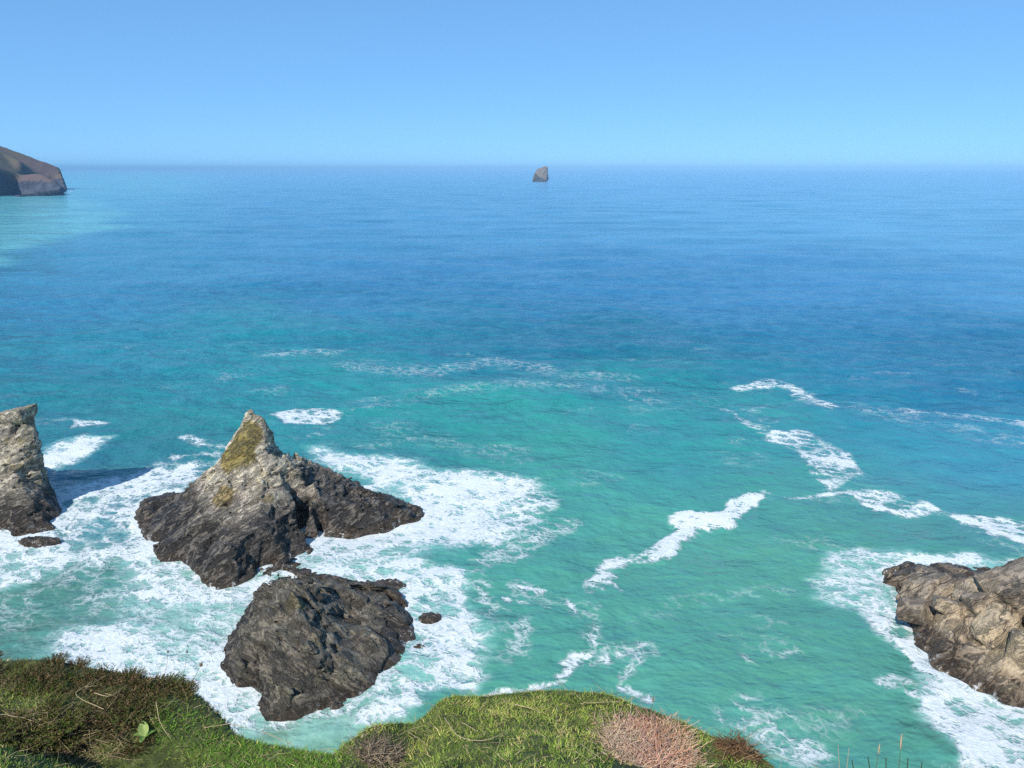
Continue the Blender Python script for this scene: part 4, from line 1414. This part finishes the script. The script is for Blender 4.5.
# ---- single dry stems lying on the turf
STEMS = [([(105, 716), (70, 700), (95, 690), (118, 668)], 'bleached looping stem lying across the left heather hump'),
         ([(0, 722), (25, 725), (52, 738)], 'straight straw stem at the lower left below the heather'),
         ([(96, 700), (112, 704), (130, 690)], 'short pale forked twig low on the left heather hump'),
         ([(157, 710), (160, 730), (172, 748)], 'thin straw stem beside the pale green leaf'),
         ([(262, 733), (280, 745), (294, 752)], 'pale dry stem on the bright green mound in the dip'),
         ([(268, 768), (283, 755)], 'short dry stem stub at the lower edge of the green mound'),
         ([(445, 725), (455, 745), (472, 752), (490, 750), (520, 730)], 'long curved straw stem looping on the middle of the turf'),
         ([(515, 712), (530, 716), (542, 720)], 'short straight pale stem high on the middle of the turf'),
         ([(395, 745), (415, 735), (425, 731)], 'thin dry stem at the left shoulder of the right mound'),
         ([(408, 738), (425, 752)], 'dry stem crossing another at the left shoulder of the right mound'),
         ([(566, 702), (574, 699), (578, 694)], 'bent pale twig near the crest of the turf'),
         ([(557, 712), (558, 730)], 'upright bleached twig in the turf left of the dead clump'),
         ([(580, 711), (600, 710), (618, 707)], 'pale twig lying into the top of the dead clump'),
         ([(600, 716), (594, 740), (586, 752)], 'long bleached stem down the left side of the dead clump'),
         ([(580, 752), (592, 764), (602, 772)], 'forked grey twig at the lower left of the dead clump'),
         ([(462, 730), (470, 735), (478, 738)], 'small tan stem in the middle of the turf'),
         ([(605, 734), (630, 735), (650, 752)], 'arched tan stem across the dead clump'),
         ([(205, 735), (230, 733), (250, 742)], 'fine straw stem arching over the bright green mound')]
for pts, lab in STEMS:
    w3 = np.array([ray_ground(u, v) + np.array([0, 0, 0.040 + 0.012 * math.sin(3 * i)]) for i, (u, v) in enumerate(pts)])
    loc = w3[0].copy()
    pth = spline(w3, 26) + np.cumsum(RNG.normal(0, 0.0008, (26, 3)), 0)
    V_, q_ = tube(pth - loc, np.linspace(0.0021, 0.0009, 26), 5)
    me = mesh_from('dry_stem', V_, q_, mat=M_TWIG)
    set_col(me, 'tint', np.broadcast_to(np.array([0.46, 0.36, 0.20]) * random.uniform(0.8, 1.15), (len(V_), 3)))
    tag(link('dry_stem', me, loc=tuple(loc)), lab, 'dry stem', 'dry stems lying on the turf')


# ---- stalks with seed heads on the brink
def stalk(name, base_uv, tip_uv, dist_gain, label, head, tone, lean_pts=None, head_len=0.03, head_r=0.006, rad=0.0016):
    g = ray_ground(*base_uv)
    tipY = g[1] + dist_gain
    t3 = np.array(P(tip_uv[0], tip_uv[1], tipY))
    midp = (g + t3) / 2 + np.array([0.006, 0, 0.004])
    root = bpy.data.objects.new(name, None)
    COL.objects.link(root)
    root.location = tuple(g)
    pth = spline(np.array([g, midp, t3]) - g, 14)
    V_, q_ = tube(pth, np.linspace(rad, rad * 0.55, 14), 5)
    me = mesh_from('stem', V_, q_, mat=M_TWIG)
    set_col(me, 'tint', np.broadcast_to(np.array(tone), (len(V_), 3)))
    link('stem', me, root)
    if head:
        d = pth[-1] - pth[-3]
        d /= np.linalg.norm(d)
        hp = pth[-1][None] + d[None] * np.linspace(-head_len * 0.5, head_len * 0.5, 9)[:, None]
        prof = np.sin(np.linspace(0.12, math.pi - 0.05, 9)) * head_r
        V1, q1 = tube(hp, prof, 6)
        parts_ = [(V1, q1, np.array(head))]
        for k in range(40):                        # bristles
            s0 = hp[RNG.integers(1, 8)]
            dv = d * 0.6 + RNG.normal(0, 0.6, 3)
            Vb, qb = tube(np.array([s0, s0 + dv * head_r * 0.9, s0 + dv * head_r * 1.8]), [0.0007, 0.0005, 0.0003], 3)
            parts_.append((Vb, qb, np.array(head) * RNG.uniform(0.6, 1.2)))
        V_, q_, c_ = join(parts_)
        me = mesh_from('seed_head', V_, q_, mat=M_TWIG)
        set_col(me, 'tint', c_)
        link('seed_head', me, root)
    tag(root, label, 'stalk')
    return root


brn = (0.12, 0.09, 0.06)
stalk('dried_flower_stalk', (163, 680), (168, 652), 0.02, 'thin dark stalk on the left hump, leftmost of three against the foam', (0.13, 0.1, 0.07), brn, head_len=0.012, head_r=0.004, rad=0.0011)
stalk('dried_flower_stalk', (180, 684), (187, 652), 0.02, 'thin dark stalk on the left hump, middle of three against the foam', (0.13, 0.1, 0.07), brn, head_len=0.012, head_r=0.004, rad=0.0011)
stalk('dried_flower_stalk', (186, 690), (201, 665), 0.03, 'slanting dark stalk with round head on the left hump', (0.16, 0.12, 0.08), brn, head_len=0.02, head_r=0.009, rad=0.0011)
stalk('dried_flower_stalk', (650, 712), (653, 700), 0.01, 'tiny flower stalk standing behind the dead tan clump', (0.3, 0.22, 0.14), brn, head_len=0.012, head_r=0.006)
straw = (0.40, 0.36, 0.24)
stalk('seed_grass', (893, 802), (901, 742), 0.05, 'seeded grass stalk at the bottom right, tallest of the row', straw, (0.10, 0.10, 0.045), head_len=0.07, head_r=0.0042)
stalk('seed_grass', (868, 802), (879, 749), 0.05, 'shorter seeded grass stalk at the bottom right beside the tallest', straw, (0.12, 0.11, 0.05), head_len=0.045, head_r=0.0034)
for bu, tu, tv, lab in [(838, 838, 745, 'bare straw stem at the bottom right, most upright of the left pair'), (840, 849, 748, 'bare straw stem at the bottom right leaning a little right'),
                        (842, 814, 764, 'bare straw stem at the bottom right bent far to the left')]:
    stalk('straw_stem', (bu, 802), (tu, tv), 0.03, lab, None, straw, rad=0.002)
# dark blades behind the seed heads
for bu, tu, tv in [(856, 852, 760), (872, 868, 757), (883, 886, 758), (902, 908, 758), (915, 922, 762)]:
    stalk('grass_shoot', (bu, 804), (tu, tv), 0.02, 'dark short grass shoot poking up at the bottom right edge', None, (0.05, 0.06, 0.025), rad=0.003)['group'] = 'dark grass shoots at the bottom right'

# ---- broad pale leaf plant
def leaf_mesh(L, Wd, fold, droop):
    nl, nw = 12, 6
    Vs = []
    for i in range(nl + 1):
        t = i / nl
        w = Wd * math.sin(math.pi * min(1, t * 0.93 + 0.04)) ** 0.75
        for j in range(nw + 1):
            s = j / nw * 2 - 1
            Vs.append((s * w, t * L, fold * abs(s) * w - droop * t * t * L + 0.002 * math.sin(9 * t + 3 * s)))
    Qs = [(i * (nw + 1) + j, i * (nw + 1) + j + 1, (i + 1) * (nw + 1) + j + 1, (i + 1) * (nw + 1) + j) for i in range(nl) for j in range(nw)]
    return np.array(Vs), np.array(Qs)


g = ray_ground(145, 741)
root = bpy.data.objects.new('dock_plant', None)
COL.objects.link(root)
root.location = (g[0], g[1], g[2] + 0.02)
tag(root, 'small plant with one broad pale green leaf in the left turf', 'plant')
for k, (rz, rx, L, wd, tn) in enumerate([(0.5, 0.9, 0.075, 0.024, (0.34, 0.44, 0.13)), (1.5, 0.5, 0.05, 0.016, (0.2, 0.3, 0.08)), (-0.8, 0.4, 0.05, 0.015, (0.16, 0.26, 0.06)), (3.2, 0.4, 0.045, 0.014, (0.18, 0.27, 0.07))]):
    V_, q_ = leaf_mesh(L, wd, 0.35, 0.25)
    V_ = V_ @ rotmat(rx, 0, rz).T
    me = mesh_from('leaf', V_, q_, mat=M_GRASS)
    set_col(me, 'tint', np.broadcast_to(np.array(tn), (len(V_), 3)))
    link('leaf', me, root)

# ================================================================== HAZE
hx = 66000.0
zb, zt = -6.0, 135.0
Vh = np.array([(sx * hx, sy * hx, z) for z in (zb, zt) for sx, sy in ((-1, -1), (1, -1), (1, 1), (-1, 1))])
Qh = [(3, 2, 1, 0), (4, 5, 6, 7), (0, 1, 5, 4), (1, 2, 6, 5), (2, 3, 7, 6), (3, 0, 4, 7)]
m_hz = bpy.data.materials.new('sea_haze')
m_hz.use_nodes = True
nt = m_hz.node_tree
nt.nodes.clear()
out = nt.nodes.new('ShaderNodeOutputMaterial')
pv = nt.nodes.new('ShaderNodeVolumePrincipled')
pv.inputs['Color'].default_value = (0.35, 0.68, 1.0, 1)
pv.inputs['Anisotropy'].default_value = -0.3
pv.inputs['Density'].default_value = 0.00007
nt.links.new(pv.outputs[0], out.inputs['Volume'])
tag(link('haze', mesh_from('haze', Vh, Qh, smooth=False, mat=m_hz)), 'thin blue sea haze over the water', 'haze', kind='stuff')
